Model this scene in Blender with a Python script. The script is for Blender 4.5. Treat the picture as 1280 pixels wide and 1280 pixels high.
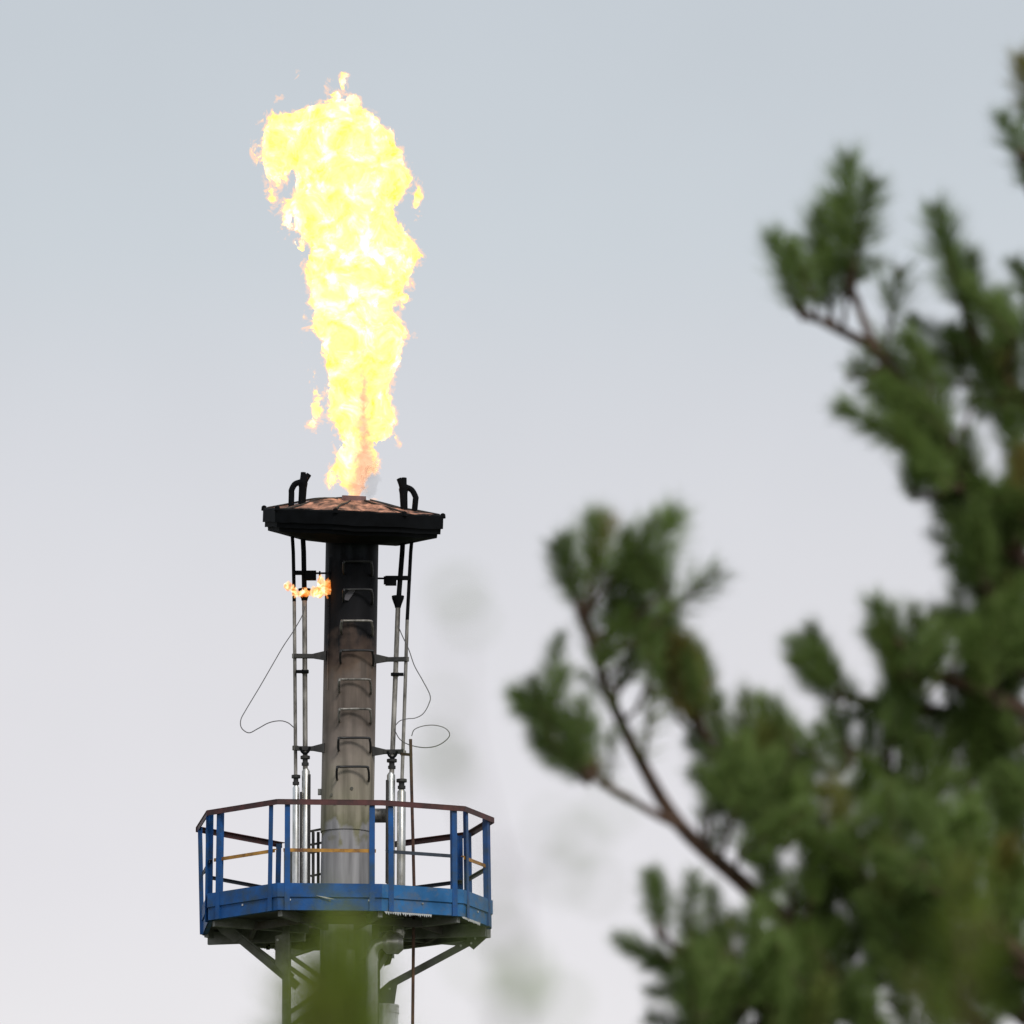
import bpy, math, random
import numpy as np
from mathutils import Vector, Matrix, Quaternion, noise as mnoise
R = math.radians
random.seed(7)
rng = np.random.default_rng(11)
sc = bpy.context.scene
for o in list(bpy.data.objects):
    bpy.data.objects.remove(o)
col = sc.collection

# ------------------------------------------------------------------ camera
CAM = Vector((0, 0, 1.6)); ELEV = R(10.9); LENS = 405.0
FPX = LENS / 36 * 1280                      # focal length in photo pixels
D = 118.0                                   # metres from camera to the stack
cd = bpy.data.cameras.new('camera'); cam = bpy.data.objects.new('camera', cd); col.objects.link(cam)
cam.location = CAM; cam.rotation_euler = (math.pi / 2 + ELEV, 0, 0)
cd.lens = LENS; cd.sensor_width = 36; cd.clip_start = 0.1; cd.clip_end = 20000
cd.dof.use_dof = True; cd.dof.focus_distance = 120.2; cd.dof.aperture_fstop = 14.5
cd.dof.aperture_blades = 0
sc.camera = cam

# ------------------------------------------------------------------ world
w = bpy.data.worlds.new('World'); sc.world = w; w.use_nodes = True
nt = w.node_tree; nt.nodes.clear()
def N(t, nt=nt, **kw):
    n = nt.nodes.new(t)
    for k, v in kw.items(): setattr(n, k, v)
    return n
SUN_EL, SUN_AZ = R(42), R(158)              # azimuth from +Y clockwise: behind right of the camera
wo = N('ShaderNodeOutputWorld'); bg = N('ShaderNodeBackground'); bg.inputs[1].default_value = 1.062
sky = N('ShaderNodeTexSky', sky_type='NISHITA'); sky.sun_disc = False
sky.sun_elevation = SUN_EL; sky.sun_rotation = SUN_AZ; sky.dust_density = 4; sky.air_density = 1.2
skm = N('ShaderNodeVectorMath', operation='SCALE'); skm.inputs['Scale'].default_value = 0.07
nt.links.new(sky.outputs[0], skm.inputs[0])
tc = N('ShaderNodeTexCoord'); sx = N('ShaderNodeSeparateXYZ'); nt.links.new(tc.outputs['Generated'], sx.inputs[0])
rp = N('ShaderNodeValToRGB'); nt.links.new(sx.outputs[2], rp.inputs[0])
SKY = [(0.0, (.86, .835, .85)), (.10, (.85, .825, .845)), (.1452, (.826, .806, .826)), (.1576, (.786, .768, .800)), (.1782, (.742, .732, .764)),
       (.1973, (.670, .682, .722)), (.2122, (.604, .648, .690)), (.2325, (.566, .611, .657)), (.42, (.46, .53, .61)), (1.0, (.43, .50, .58))]
e = rp.color_ramp.elements
e[0].position, e[0].color = SKY[0][0], (*SKY[0][1], 1); e[1].position, e[1].color = SKY[-1][0], (*SKY[-1][1], 1)
for p_, c_ in SKY[1:-1]:
    q = e.new(p_); q.color = (*c_, 1)
mx = N('ShaderNodeMix', data_type='RGBA'); mx.inputs['Factor'].default_value = 0.90
nt.links.new(skm.outputs[0], mx.inputs['A']); nt.links.new(rp.outputs[0], mx.inputs['B'])
cn = N('ShaderNodeTexNoise'); cn.inputs['Scale'].default_value = 28; cn.inputs['Detail'].default_value = 5   # faint unevenness of the cloud deck
nt.links.new(tc.outputs['Generated'], cn.inputs['Vector'])
cm = N('ShaderNodeMapRange'); cm.inputs['From Min'].default_value = .3; cm.inputs['From Max'].default_value = .7; cm.inputs['To Min'].default_value = .982; cm.inputs['To Max'].default_value = 1.018
nt.links.new(cn.outputs[0], cm.inputs[0])
cs = N('ShaderNodeVectorMath', operation='SCALE'); nt.links.new(mx.outputs['Result'], cs.inputs[0]); nt.links.new(cm.outputs[0], cs.inputs['Scale'])
nt.links.new(cs.outputs[0], bg.inputs[0]); nt.links.new(bg.outputs[0], wo.inputs[0])

sd = bpy.data.lights.new('sun', 'SUN'); sd.energy = 1.5; sd.angle = R(14); sd.color = (1, .97, .93)
so = bpy.data.objects.new('sun', sd); col.objects.link(so)
sdir = Vector((math.sin(SUN_AZ) * math.cos(SUN_EL), math.cos(SUN_AZ) * math.cos(SUN_EL), math.sin(SUN_EL)))
so.rotation_euler = sdir.to_track_quat('Z', 'Y').to_euler(); so.location = (30, -30, 60)

vs = sc.view_settings
vs.view_transform = 'Standard'; vs.look = 'None'; vs.exposure = 0; vs.gamma = 1; vs.use_curve_mapping = False
sc.render.engine = 'CYCLES'
cy = sc.cycles
cy.use_denoising = True; cy.transparent_max_bounces = 96; cy.max_bounces = 6; cy.volume_bounces = 0
cy.volume_max_steps = 700; cy.volume_step_rate = 1.0
try: cy.denoiser = 'OPENIMAGEDENOISE'
except Exception: pass

# ------------------------------------------------------------------ helpers
def at(px, py, Y=D):
    """photo pixel -> point of the plane at distance Y"""
    x = (px - 640) / FPX; y = (640 - py) / FPX
    d = Vector((x, math.cos(ELEV) - y * math.sin(ELEV), math.sin(ELEV) + y * math.cos(ELEV)))
    return CAM + d * ((Y - CAM.y) / d.y)
def mpp(Y=D):                               # metres per photo pixel at distance Y
    return (Y / math.cos(ELEV)) / FPX
M = mpp()

class MB:
    def __init__(s): s.v = []; s.f = []; s.m = []
    def add(s, vs_, fs, mi=0):
        b = len(s.v); s.v += [Vector(p) for p in vs_]
        for f in fs: s.f.append([b + i for i in f]); s.m.append(mi)
        return s
    def box(s, c, size, rot=None, mi=0):
        c = Vector(c); hx, hy, hz = size[0] / 2, size[1] / 2, size[2] / 2
        P = [Vector((x, y, z)) for x in (-hx, hx) for y in (-hy, hy) for z in (-hz, hz)]
        if rot is not None: P = [rot @ p for p in P]
        return s.add([c + p for p in P], [(0, 1, 3, 2), (4, 6, 7, 5), (0, 4, 5, 1), (2, 3, 7, 6), (0, 2, 6, 4), (1, 5, 7, 3)], mi)
    def bar(s, a, b, wd, ht, up=Vector((0, 0, 1)), mi=0, off=(0, 0)):
        a = Vector(a); b = Vector(b); d = (b - a); L = d.length; d.normalize()
        sd_ = d.cross(up).normalized(); u = sd_.cross(d).normalized()
        rot = Matrix((sd_, d, u)).transposed()
        return s.box((a + b) / 2 + sd_ * off[0] + u * off[1], (wd, L, ht), rot, mi)
    def angle(s, a, b, wd, t, up, flip=1, mi=0):   # L section
        s.bar(a, b, wd, t, up, mi, (0, 0))
        s.bar(a, b, t, wd, up, mi, (flip * (wd / 2 - t / 2), wd / 2 + t / 2 - t * 0.5 + .0015))
        return s
    def tube(s, pts, r, n=10, cap=True, mi=0):
        pts = [Vector(p) for p in pts]; k = len(pts)
        rr = list(r) if hasattr(r, '__len__') else [r] * k
        b = len(s.v); u = None
        for i, p in enumerate(pts):
            t = (pts[min(i + 1, k - 1)] - pts[max(i - 1, 0)]).normalized()
            if u is None:
                u = t.orthogonal().normalized()
            u = (u - t * u.dot(t)).normalized(); v = t.cross(u)
            for j in range(n):
                a_ = 2 * math.pi * j / n
                s.v.append(p + (u * math.cos(a_) + v * math.sin(a_)) * rr[i])
        for i in range(k - 1):
            for j in range(n):
                s.f.append([b + i * n + j, b + i * n + (j + 1) % n, b + (i + 1) * n + (j + 1) % n, b + (i + 1) * n + j]); s.m.append(mi)
        if cap:
            s.f.append([b + j for j in reversed(range(n))]); s.m.append(mi)
            s.f.append([b + (k - 1) * n + j for j in range(n)]); s.m.append(mi)
        return s
    def prism(s, poly, nrm, th, mi=0):      # polygon extruded both ways along nrm
        nrm = Vector(nrm).normalized(); k = len(poly)
        A = [Vector(p) - nrm * th / 2 for p in poly]; B = [Vector(p) + nrm * th / 2 for p in poly]
        fs = [list(range(k)), [k + i for i in reversed(range(k))]]
        fs += [[i, k + i, k + (i + 1) % k, (i + 1) % k] for i in range(k)]
        return s.add(A + B, fs, mi)
    def build(s, name, mats, parent=None, smooth=True, ang=35, orig=None):
        me = bpy.data.meshes.new(name)
        o0 = wloc(parent) if parent is not None else (Vector(orig) if orig is not None else Vector())
        me.from_pydata([tuple(p - o0) for p in s.v], [], s.f)
        for m_ in (mats if isinstance(mats, (list, tuple)) else [mats]): me.materials.append(m_)
        me.polygons.foreach_set('material_index', s.m)
        import bmesh
        bm = bmesh.new(); bm.from_mesh(me); bmesh.ops.recalc_face_normals(bm, faces=bm.faces); bm.to_mesh(me); bm.free()
        if smooth:
            me.polygons.foreach_set('use_smooth', [True] * len(me.polygons)); me.set_sharp_from_angle(angle=R(ang))
        o = bpy.data.objects.new(name, me); col.objects.link(o)
        if parent is not None: o.parent = parent
        elif orig is not None: o.location = orig
        return o
def wloc(o):
    p = Vector(o.location)
    while o.parent is not None:
        o = o.parent; p = p + Vector(o.location)
    return p
def smooth_path(pts, n=8):                  # Catmull-Rom through the points
    P = [Vector(p) for p in pts]; P = [P[0] * 2 - P[1]] + P + [P[-1] * 2 - P[-2]]
    out = []
    for i in range(1, len(P) - 2):
        for k in range(n):
            t = k / n
            out.append(0.5 * ((2 * P[i]) + (P[i + 1] - P[i - 1]) * t + (2 * P[i - 1] - 5 * P[i] + 4 * P[i + 1] - P[i + 2]) * t * t
                              + (3 * P[i] - P[i - 1] - 3 * P[i + 1] + P[i + 2]) * t ** 3))
    out.append(P[-2]); return out
def thing(name, loc, label, cat, group=None):
    o = bpy.data.objects.new(name, None); col.objects.link(o); o.location = loc; o.empty_display_size = .3
    return tag(o, label, cat, group)
def tag(o, label=None, cat=None, group=None, kind=None):
    if label: o['label'] = label
    if cat: o['category'] = cat
    if group: o['group'] = group
    if kind: o['kind'] = kind
    return o

# ------------------------------------------------------------------ materials
def mat(name, base, rough=.6, metal=0.0, var=.25, scale=6.0, dirt=None, dirt_amt=.5, dirt_scale=3.0, bump=0.0, stretch=(1, 1, 1), spec=None):
    m = bpy.data.materials.new(name); m.use_nodes = True; t = m.node_tree; L = t.links
    b = t.nodes['Principled BSDF']
    tcn = N('ShaderNodeTexCoord', t); mp = N('ShaderNodeMapping', t); mp.inputs['Scale'].default_value = stretch
    L.new(tcn.outputs['Object'], mp.inputs[0])
    n1 = N('ShaderNodeTexNoise', t); n1.inputs['Scale'].default_value = scale; n1.inputs['Detail'].default_value = 6
    L.new(mp.outputs[0], n1.inputs['Vector'])
    r1 = N('ShaderNodeMapRange', t); r1.inputs['From Min'].default_value = .3; r1.inputs['From Max'].default_value = .7
    r1.inputs['To Min'].default_value = 1 - var; r1.inputs['To Max'].default_value = 1 + var
    L.new(n1.outputs[0], r1.inputs[0])
    mu = N('ShaderNodeVectorMath', t, operation='SCALE'); mu.inputs[0].default_value = base; L.new(r1.outputs[0], mu.inputs['Scale'])
    out = mu.outputs[0]
    if dirt:
        n2 = N('ShaderNodeTexNoise', t); n2.inputs['Scale'].default_value = dirt_scale; n2.inputs['Detail'].default_value = 8; n2.inputs['Roughness'].default_value = .65
        L.new(mp.outputs[0], n2.inputs['Vector'])
        r2 = N('ShaderNodeMapRange', t); r2.inputs['From Min'].default_value = 1 - dirt_amt - .12; r2.inputs['From Max'].default_value = 1 - dirt_amt + .12
        L.new(n2.outputs[0], r2.inputs[0])
        mm = N('ShaderNodeMix', t, data_type='RGBA'); L.new(r2.outputs[0], mm.inputs['Factor']); L.new(out, mm.inputs['A']); mm.inputs['B'].default_value = (*dirt, 1)
        out = mm.outputs['Result']
    L.new(out, b.inputs['Base Color'])
    b.inputs['Metallic'].default_value = metal
    r3 = N('ShaderNodeMapRange', t); r3.inputs['To Min'].default_value = max(.05, rough - .12); r3.inputs['To Max'].default_value = min(1, rough + .12)
    L.new(n1.outputs[0], r3.inputs[0]); L.new(r3.outputs[0], b.inputs['Roughness'])
    if spec is not None: b.inputs['Specular IOR Level'].default_value = spec
    if bump:
        bp = N('ShaderNodeBump', t); bp.inputs['Strength'].default_value = bump; bp.inputs['Distance'].default_value = .01
        L.new(n1.outputs[0], bp.inputs['Height']); L.new(bp.outputs[0], b.inputs['Normal'])
    return m
soot = mat('sooty_steel', (.0045, .005, .006), .85, 0, .5, 9, spec=.12)
pipe_dark = mat('sooted_pipe', (.05, .046, .042), .6, .2, .4, 9, (.012, .012, .013), .45, 5)
galv = mat('weathered_galvanised', (.42, .39, .35), .5, .35, .3, 14, (.07, .06, .05), .5, 9, stretch=(1, 1, .3))
alu = mat('insulation_cladding', (.78, .77, .75), .38, .75, .15, 7, (.32, .30, .25), .45, 4, stretch=(1, 1, .4))
blue = mat('blue_paint', (.017, .095, .30), .55, 0, .25, 5, (.045, .085, .14), .45, 6, bump=.2, spec=.2)
blue_lit = mat('weathered_blue_lit', (.032, .155, .37), .55, 0, .25, 5, (.14, .16, .18), .40, 7, bump=.15, spec=.2)  # weathered blue made lighter: light from the right put into the colour
rail_red = mat('dark_red_oxide', (.105, .030, .028), .6, 0, .35, 9, (.02, .012, .012), .45, 4)
rail_dark = mat('dark_rail_paint', (.030, .040, .058), .55, 0, .4, 9)
rail_orange = mat('orange_rail_paint', (.52, .25, .035), .55, 0, .3, 8, (.13, .05, .02), .42, 7)
steel = mat('grey_steel', (.23, .23, .215), .55, .2, .3, 7, (.13, .13, .10), .42, 4)
deckm = mat('deck_plate', (.12, .11, .105), .75, .1, .4, 4, (.09, .06, .04), .4, 6)
rust = mat('rusty_rod', (.10, .045, .028), .8, 0, .5, 12, (.03, .02, .016), .45, 5)
bolt_m = mat('bright_bolt', (.6, .6, .58), .35, .7, .1)
wire_m = mat('wire', (.16, .15, .15), .5, .3, .1)
scr = mat('bare_scratch', (.45, .45, .42), .5, .2, .3)

def stack_mat():
    m = bpy.data.materials.new('heat_stained_stack'); m.use_nodes = True; t = m.node_tree; L = t.links; b = t.nodes['Principled BSDF']
    tcn = N('ShaderNodeTexCoord', t); s = N('ShaderNodeSeparateXYZ', t); L.new(tcn.outputs['Object'], s.inputs[0])
    mp = N('ShaderNodeMapping', t); mp.inputs['Scale'].default_value = (9, 9, .8); L.new(tcn.outputs['Object'], mp.inputs[0])
    n1 = N('ShaderNodeTexNoise', t); n1.inputs['Scale'].default_value = 1.2; n1.inputs['Detail'].default_value = 8; L.new(mp.outputs[0], n1.inputs['Vector'])
    n2 = N('ShaderNodeTexNoise', t); n2.inputs['Scale'].default_value = 3.8; n2.inputs['Detail'].default_value = 8; L.new(tcn.outputs['Object'], n2.inputs['Vector'])
    z0, z1 = at(434, 1110).z, at(440, 660).z
    a = N('ShaderNodeMath', t, operation='MULTIPLY_ADD'); L.new(n2.outputs[0], a.inputs[0]); a.inputs[1].default_value = 1.0; L.new(s.outputs[2], a.inputs[2])
    a1 = N('ShaderNodeMath', t, operation='MULTIPLY_ADD'); L.new(n1.outputs[0], a1.inputs[0]); a1.inputs[1].default_value = .5; L.new(a.outputs[0], a1.inputs[2])
    rg = N('ShaderNodeMapRange', t); rg.inputs['From Min'].default_value = z0 + .745; rg.inputs['From Max'].default_value = z1 + .745
    L.new(a1.outputs[0], rg.inputs[0])
    cr = N('ShaderNodeValToRGB', t); L.new(rg.outputs[0], cr.inputs[0])
    st = [(0, (.34, .33, .33)), (.13, (.34, .325, .325)), (.16, (.22, .205, .13)), (.22, (.29, .26, .19)), (.34, (.30, .255, .21)), (.42, (.22, .18, .155)), (.48, (.15, .12, .10)), (.55, (.19, .15, .125)),
          (.60, (.15, .105, .078)), (.66, (.085, .058, .046)), (.71, (.014, .013, .014)), (.89, (.0045, .005, .007)), (.95, (.018, .021, .027)), (1, (.03, .034, .042))]
    ee = cr.color_ramp.elements; ee[0].color = (*st[0][1], 1); ee[1].color = (*st[-1][1], 1)
    for p_, c_ in st[1:-1]: ee.new(p_).color = (*c_, 1)
    r1 = N('ShaderNodeMapRange', t); r1.inputs['From Min'].default_value = .3; r1.inputs['From Max'].default_value = .7; r1.inputs['To Min'].default_value = .6; r1.inputs['To Max'].default_value = 1.35
    L.new(n1.outputs[0], r1.inputs[0])
    mu = N('ShaderNodeVectorMath', t, operation='SCALE'); L.new(cr.outputs[0], mu.inputs[0]); L.new(r1.outputs[0], mu.inputs['Scale'])
    L.new(mu.outputs[0], b.inputs['Base Color']); b.inputs['Metallic'].default_value = .1; b.inputs['Roughness'].default_value = .62; b.inputs['Specular IOR Level'].default_value = .14
    bp = N('ShaderNodeBump', t); bp.inputs['Strength'].default_value = .2; bp.inputs['Distance'].default_value = .01; L.new(n2.outputs[0], bp.inputs['Height']); L.new(bp.outputs[0], b.inputs['Normal'])
    return m
stackm = stack_mat()
def hood_mat():
    m = mat('rust_and_flame_glow', (.60, .29, .19), .85, 0, .65, 10, (.035, .022, .02), .50, 8, bump=.6)  # rust, its colour brightened to carry the flame's orange glow and the crest highlight
    return m
hoodm = hood_mat()

# ------------------------------------------------------------------ ground
gm = mat('grass', (.06, .085, .03), .95, 0, .4, .8, (.10, .085, .05), .45, .15)
g = MB(); g.add([(-6000, -3000, 0), (6000, -3000, 0), (6000, 9000, 0), (-6000, 9000, 0)], [(0, 1, 2, 3)])
tag(g.build('ground', gm, smooth=False), kind='structure')

# ------------------------------------------------------------------ flare stack
def axis(py):                                # stack centre line in photo pixels
    return 434.5 + (1000 - py) * .0177 if py < 1110 else 432.5
base = Vector((at(432.5, 1110).x, D, 0))
stack = thing('flare_stack', base, 'tall sooty steel flare stack with a scorched rusty hood and side pilot pipes', 'flare stack')
RS = 33 * M
def sp(py): return at(axis(py), py)
s = MB(); s.tube([base, sp(1110), sp(1041), sp(1041), sp(860), sp(660)], [RS * .97, RS * .97, RS * .96, RS, RS, RS], 56)
stack_pipe = s.build('stack_pipe', stackm, stack)
def ring(py, r, h, name, m_, parent=stack, n=56):
    a, b_ = sp(py + h / 2), sp(py - h / 2)
    return MB().tube([a, a, b_, b_], [r * .9, r, r, r * .9], n).build(name, m_, parent)
flm = mat('flange_steel', (.12, .115, .09), .5, .3, .35, 9)
for py, dr, h in ((1047, 3.2, 3.0), (1041, 3.6, 3.2)):
    fl = ring(py, RS + dr * M, h, 'flange', flm)
ring(867, RS + .35 * M, 1.2, 'weld_seam', stackm, stack_pipe)
MB().tube([sp(700) + Vector((-RS * .83, -RS * .62, 0)), sp(866) + Vector((-RS * .83, -RS * .62, 0))], .007, 6).build('weld_seam', stackm, stack_pipe)
# small studs on the stack
for px, py in ((440, 991), (420, 1009), (457, 1009), (415, 998)):
    p = sp(py); dx = (px - axis(py)) * M; p = p + Vector((dx, -math.sqrt(max(0, RS * RS - dx * dx)) - .008, 0))
    MB().tube([p, p + Vector((0, .03, 0))], .018, 8).build('stud', flm, stack)
MB().box(sp(990) + Vector((-RS - .01, 0, 0)), (.05, .05, .06)).build('lug', steel, stack)
# rungs
rung_dark = mat('rung_steel', (.035, .034, .034), .5, .4, .3, 9)
for i, (py, xl, xr) in enumerate(((709, 430, 465.5), (744, 430, 466), (783, 427, 466), (820, 426, 467), (856, 424.5, 464), (893, 424.5, 464), (929, 423.5, 463.5), (965, 421.5, 461.5))):
    zt = at(xl, py).z; cxm = sp(py).x
    def onst(px, dz, out):
        x = at(px, py).x; dx = x - cxm
        return Vector((x, D - math.sqrt(max(0.0, RS * RS - dx * dx)) - out, zt + dz))
    pts = [onst(xl + .5, -.125, -.03), onst(xl, -.11, .06), onst(xl, -.06, .12), onst(xl + 1, -.02, .15), onst(xl + 4, 0, .16)]
    yfr = min(p.y for p in pts)
    xs = [onst(xr - 4, .0, .16), onst(xr - 1, -.02, .15), onst(xr, -.06, .12), onst(xr, -.11, .06), onst(xr - .5, -.125, -.03)]
    for p in (pts[-1], xs[0]): p.y = D - RS - .05
    MB().tube(smooth_path(pts + xs, 4), .0125, 8).build('ladder_rung', galv if i in (2, 4, 5) else rung_dark, stack)

# ---- hood: warped octagonal cone on a stepped rim
HC = at(441.5, 644); tilt = Matrix.Rotation(R(2.6), 3, 'Y') @ Matrix.Rotation(R(10.6), 3, 'X')
NS = 96
def oct_r(a, r, k=1.0):
    a2 = (a + R(10)) % (math.pi / 4) - math.pi / 8
    return r * (1 - k + k * math.cos(math.pi / 8) / math.cos(a2)) / math.cos(math.pi / 16)
def lathe(prof, name, m_, parent, warp=0.0, k=1.0, closed=False):
    mb = MB(); 
    for (r, z) in prof:
        for j in range(NS):
            a = 2 * math.pi * j / NS
            rr = oct_r(a, r, k)
            p = Vector((rr * math.cos(a), rr * math.sin(a), z))
            if warp: 
                q = mnoise.noise(p * 3.1) + .6 * mnoise.noise(p * 8)
                p.z += warp * q; p.x += .4 * warp * mnoise.noise(p * 5 + Vector((9, 0, 0)))
            mb.v.append(HC + tilt @ p)
    n = len(prof)
    for i in range(n - 1):
        for j in range(NS):
            mb.f.append([i * NS + j, i * NS + (j + 1) % NS, (i + 1) * NS + (j + 1) % NS, (i + 1) * NS + j]); mb.m.append(0)
    return mb.build(name, m_, parent, ang=24)
h = 1 / 120.0
hood = lathe([(14 * h, 18 * h), (20 * h, 20 * h), (34 * h, 18.2 * h), (50 * h, 15 * h), (66 * h, 11.5 * h), (82 * h, 8 * h), (98 * h, 5.2 * h), (111.5 * h, 3.5 * h)], 'flare_hood', hoodm, stack, warp=.035, k=.8)
# radial seams of the hood plates
for kx in range(8):
    a = R(-10) + kx * math.pi / 4 + math.pi / 8 * 0
    P = []
    for r, z in ((24, 20), (50, 15.5), (80, 9), (108, 4.2)):
        rr = oct_r(a, r * h, .8); p = Vector((rr * math.cos(a), rr * math.sin(a), z * h))
        q = mnoise.noise(p * 3.1) + .6 * mnoise.noise(p * 8); p.z += .035 * q + .004
        P.append(HC + tilt @ p)
    MB().tube(smooth_path(P, 4), .011, 6).build('seam', pipe_dark, hood)
lathe([(111 * h, 5.0 * h), (114 * h, 3.0 * h), (114 * h, -13 * h), (110.5 * h, -13 * h)], 'rim_band', soot, hood, warp=.012)
lathe([(111.2 * h, -12 * h), (111.2 * h, -19.5 * h), (107 * h, -19.5 * h)], 'rim_band', soot, hood, warp=.012)
lathe([(107.5 * h, -19 * h), (107 * h, -24.5 * h), (92 * h, -28 * h), (66 * h, -33.5 * h), (58 * h, -35 * h), (30 * h, -36 * h)], 'hood_underside', soot, hood, warp=.012)
for kx in range(8):
    a = R(-10) + kx * math.pi / 4
    rr = oct_r(a, 112 * h); p = HC + tilt @ Vector((rr * math.cos(a), rr * math.sin(a), 3.5 * h))
    MB().tube([p - Vector((0, 0, .02)), p + Vector((0, 0, .022)), p + Vector((0, 0, .032))], [.03, .026, .012], 8).build('rim_bolt', soot, hood)
tip = HC + tilt @ Vector((0, 0, 19 * h)); tn = tilt @ Vector((0, 0, 1))
MB().tube([tip - tn * .05, tip + tn * .045, tip + tn * .045, tip - tn * .02], [.135, .125, .10, .10], 32, cap=False).build('nozzle_ring', mat('scorched_ring', (.25, .14, .13), .6, .3, .3, 8), stack)

# ---- pilot pipes, one object each, with their fittings as sub-parts
def P(x, y, dy=0.0): return at(x, y, D + dy)
def pilot(name_pts, r, top_black_to, m_low, sheath, coup, dy):
    up = [P(x, y, dy) for x, y in name_pts]
    o = MB().tube(up, r, 12).build('pilot_pipe', [m_low], stack)
    return o
def two_tone(pts, split, r, dy):
    """soot-blackened upper run and weathered lower run as one pipe with two materials"""
    mb = MB(); P_ = [P(x, y, dy) for x, y in pts]
    i = [k for k, (x, y) in enumerate(pts) if y >= split][0]
    mb.tube(P_[:i + 1], r, 12, mi=0); mb.tube(P_[i:], r * .985, 12, mi=1)
    return mb.build('pilot_pipe', [soot, galv], stack)
def coupling(x, y, dy, parent, w_=5.2):
    mb = MB(); a = P(x, y, dy)
    z = lambda k: a + Vector((0, 0, k))
    mb.tube([z(-.055), z(-.05), z(-.02), z(-.018), z(.018), z(.02), z(.05), z(.055)], [.02, w_ * M * .75, w_ * M * .75, w_ * M * .55, w_ * M * .55, w_ * M, w_ * M, .02], 14)
    return mb.build('coupling', pipe_dark, parent)
def sheath(x0, y0, x1, y1, r, dy, parent):
    a, b_ = P(x0, y0, dy), P(x1, y1, dy)
    o = MB().tube([a + Vector((0, 0, .03)), a, b_], [r * .55, r, r], 18).build('insulation_sleeve', alu, parent)
    return o
FR = -.12
lo = two_tone([(363.6, 640), (366.6, 690), (367.8, 752), (368.8, 860), (369.6, 975)], 752, .0195, FR)
li = two_tone([(377, 640), (379.6, 690), (380.6, 748), (381.2, 860), (381.6, 968)], 748, .027, FR)
ri = two_tone([(505.4, 640), (502.8, 690), (497.6, 757), (493.8, 860), (489.4, 973)], 757, .027, FR)
ro = two_tone([(518, 640), (513.4, 690), (509.0, 775), (506.4, 860), (502.2, 984)], 775, .0195, FR)
coupling(381.5, 951, FR, li, 6); coupling(369.9, 975, FR, lo, 5.6); coupling(489.8, 955, FR, ri, 6.4); coupling(502, 980, FR, ro, 6.6)
sheath(370, 985, 369.5, 1112, 4.2 * M, FR, lo); sheath(382.3, 964, 381.5, 1112, 5.0 * M, FR, li)
sheath(488.8, 969, 488, 1140, 5.2 * M, FR, ri); sheath(502, 990, 501.2, 1112, 5.4 * M, FR, ro)
for x0, y0, y1, par in ((376.3, 990, 1104, li), (386.8, 968, 1104, li), (483.8, 975, 1104, ri)):
    MB().tube([P(x0, y0, FR - .04), P(x0 - .5, y1, FR - .04)], .013, 8).build('tracing_line', pipe_dark, par)
# burner cups
for x, y, par in ((380.6, 742, li), (497.4, 751, ri)):
    a = P(x, y, FR)
    MB().tube([a + Vector((0, 0, -.075)), a + Vector((0, 0, -.05)), a + Vector((0, 0, .02)), a + Vector((0, 0, .05)), a + Vector((0, 0, .045)), a + Vector((0, 0, .0))],
              [.03, .036, .062, .066, .05, .03], 14).build('burner_cup', soot, par)
# nozzles above the hood (fork and bent feed)
def nozzle(inner, outer, base_, tips, elbow, top, par, par2):
    mb = MB(); mb.tube([P(*inner, FR), P(base_[0], base_[1] + 6, FR), P(*base_, FR)], [.038, .043, .052], 12)
    for t_ in tips: mb.tube([P(*base_, FR), P((base_[0] + t_[0]) / 2, (base_[1] + t_[1]) / 2, FR), P(*t_, FR)], [.042, .031, .027], 10)
    mb.build('pilot_nozzle', soot, par)
    MB().tube(smooth_path([P(*outer, FR), P(elbow[0], elbow[1] + 4, FR), P(*elbow, FR), P((elbow[0] + top[0]) / 2 + (1.6 if top[0] < elbow[0] else -1.6), (elbow[1] + top[1]) / 2 - 2.4, FR), P(*top, FR)], 5), .031, 10).build('feed_elbow', soot, par2)
nozzle((376.6, 642), (363.8, 642), (378.6, 604), ((379.2, 590.5), (386.4, 592.8)), (364.4, 613), (376, 602.5), li, lo)
nozzle((505.3, 642), (517.8, 642), (504.4, 611), ((498.6, 598.2), (505.2, 597.2)), (519.4, 621), (506.6, 608.6), ri, ro)
# brackets
def bracket(y, xo, xs, side, kind):
    mb = MB(); a = P(xo, y, FR - .03); b_ = P(xs, y + .5, FR)
    if kind == 'gusset':
        mb.bar(a, P((xo + xs) / 2 + side * 6, y + .3, FR), .05, .042)
        g0 = P((xo + xs) / 2 + side * 4, y, FR)
        q = [P((xo + xs) / 2 + side * 2, y - 2, FR), P(xs + side * 2, y - 6.5, FR), P(xs + side * 2, y + 5.5, FR), P((xo + xs) / 2 + side * 2, y + 2.5, FR)]
        mb.prism(q, (0, 1, 0), .03)
    else:
        mb.bar(a, P((xo + xs) / 2, y, FR), .05, .04)
        mb.bar(P((xo + xs) / 2, y + .6, FR), b_, .025, .016)
        mb.box(P(xo + (xs - xo) * (.52 if side > 0 else .60), y + 3.4, FR - .035), (.115, .07, .095))
        mb.bar(P(xo + (xs - xo) * .79, y - 2, FR - .03), P(xo + (xs - xo) * .79, y + 8, FR - .03), .018, .018, Vector((0, 1, 0)))
    return mb.build('pipe_bracket', pipe_dark if kind == 'gusset' else soot, stack)
bracket(716, 366.5, 408.5, 1, 'box'); bracket(722.5, 513.5, 472, -1, 'box')
bracket(820, 367.5, 405.5, 1, 'gusset'); bracket(824, 508.5, 470.5, -1, 'gusset')
bracket(935.5, 369.0, 403.5, 1, 'gusset'); bracket(939.5, 504.5, 467.5, -1, 'gusset')
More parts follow.
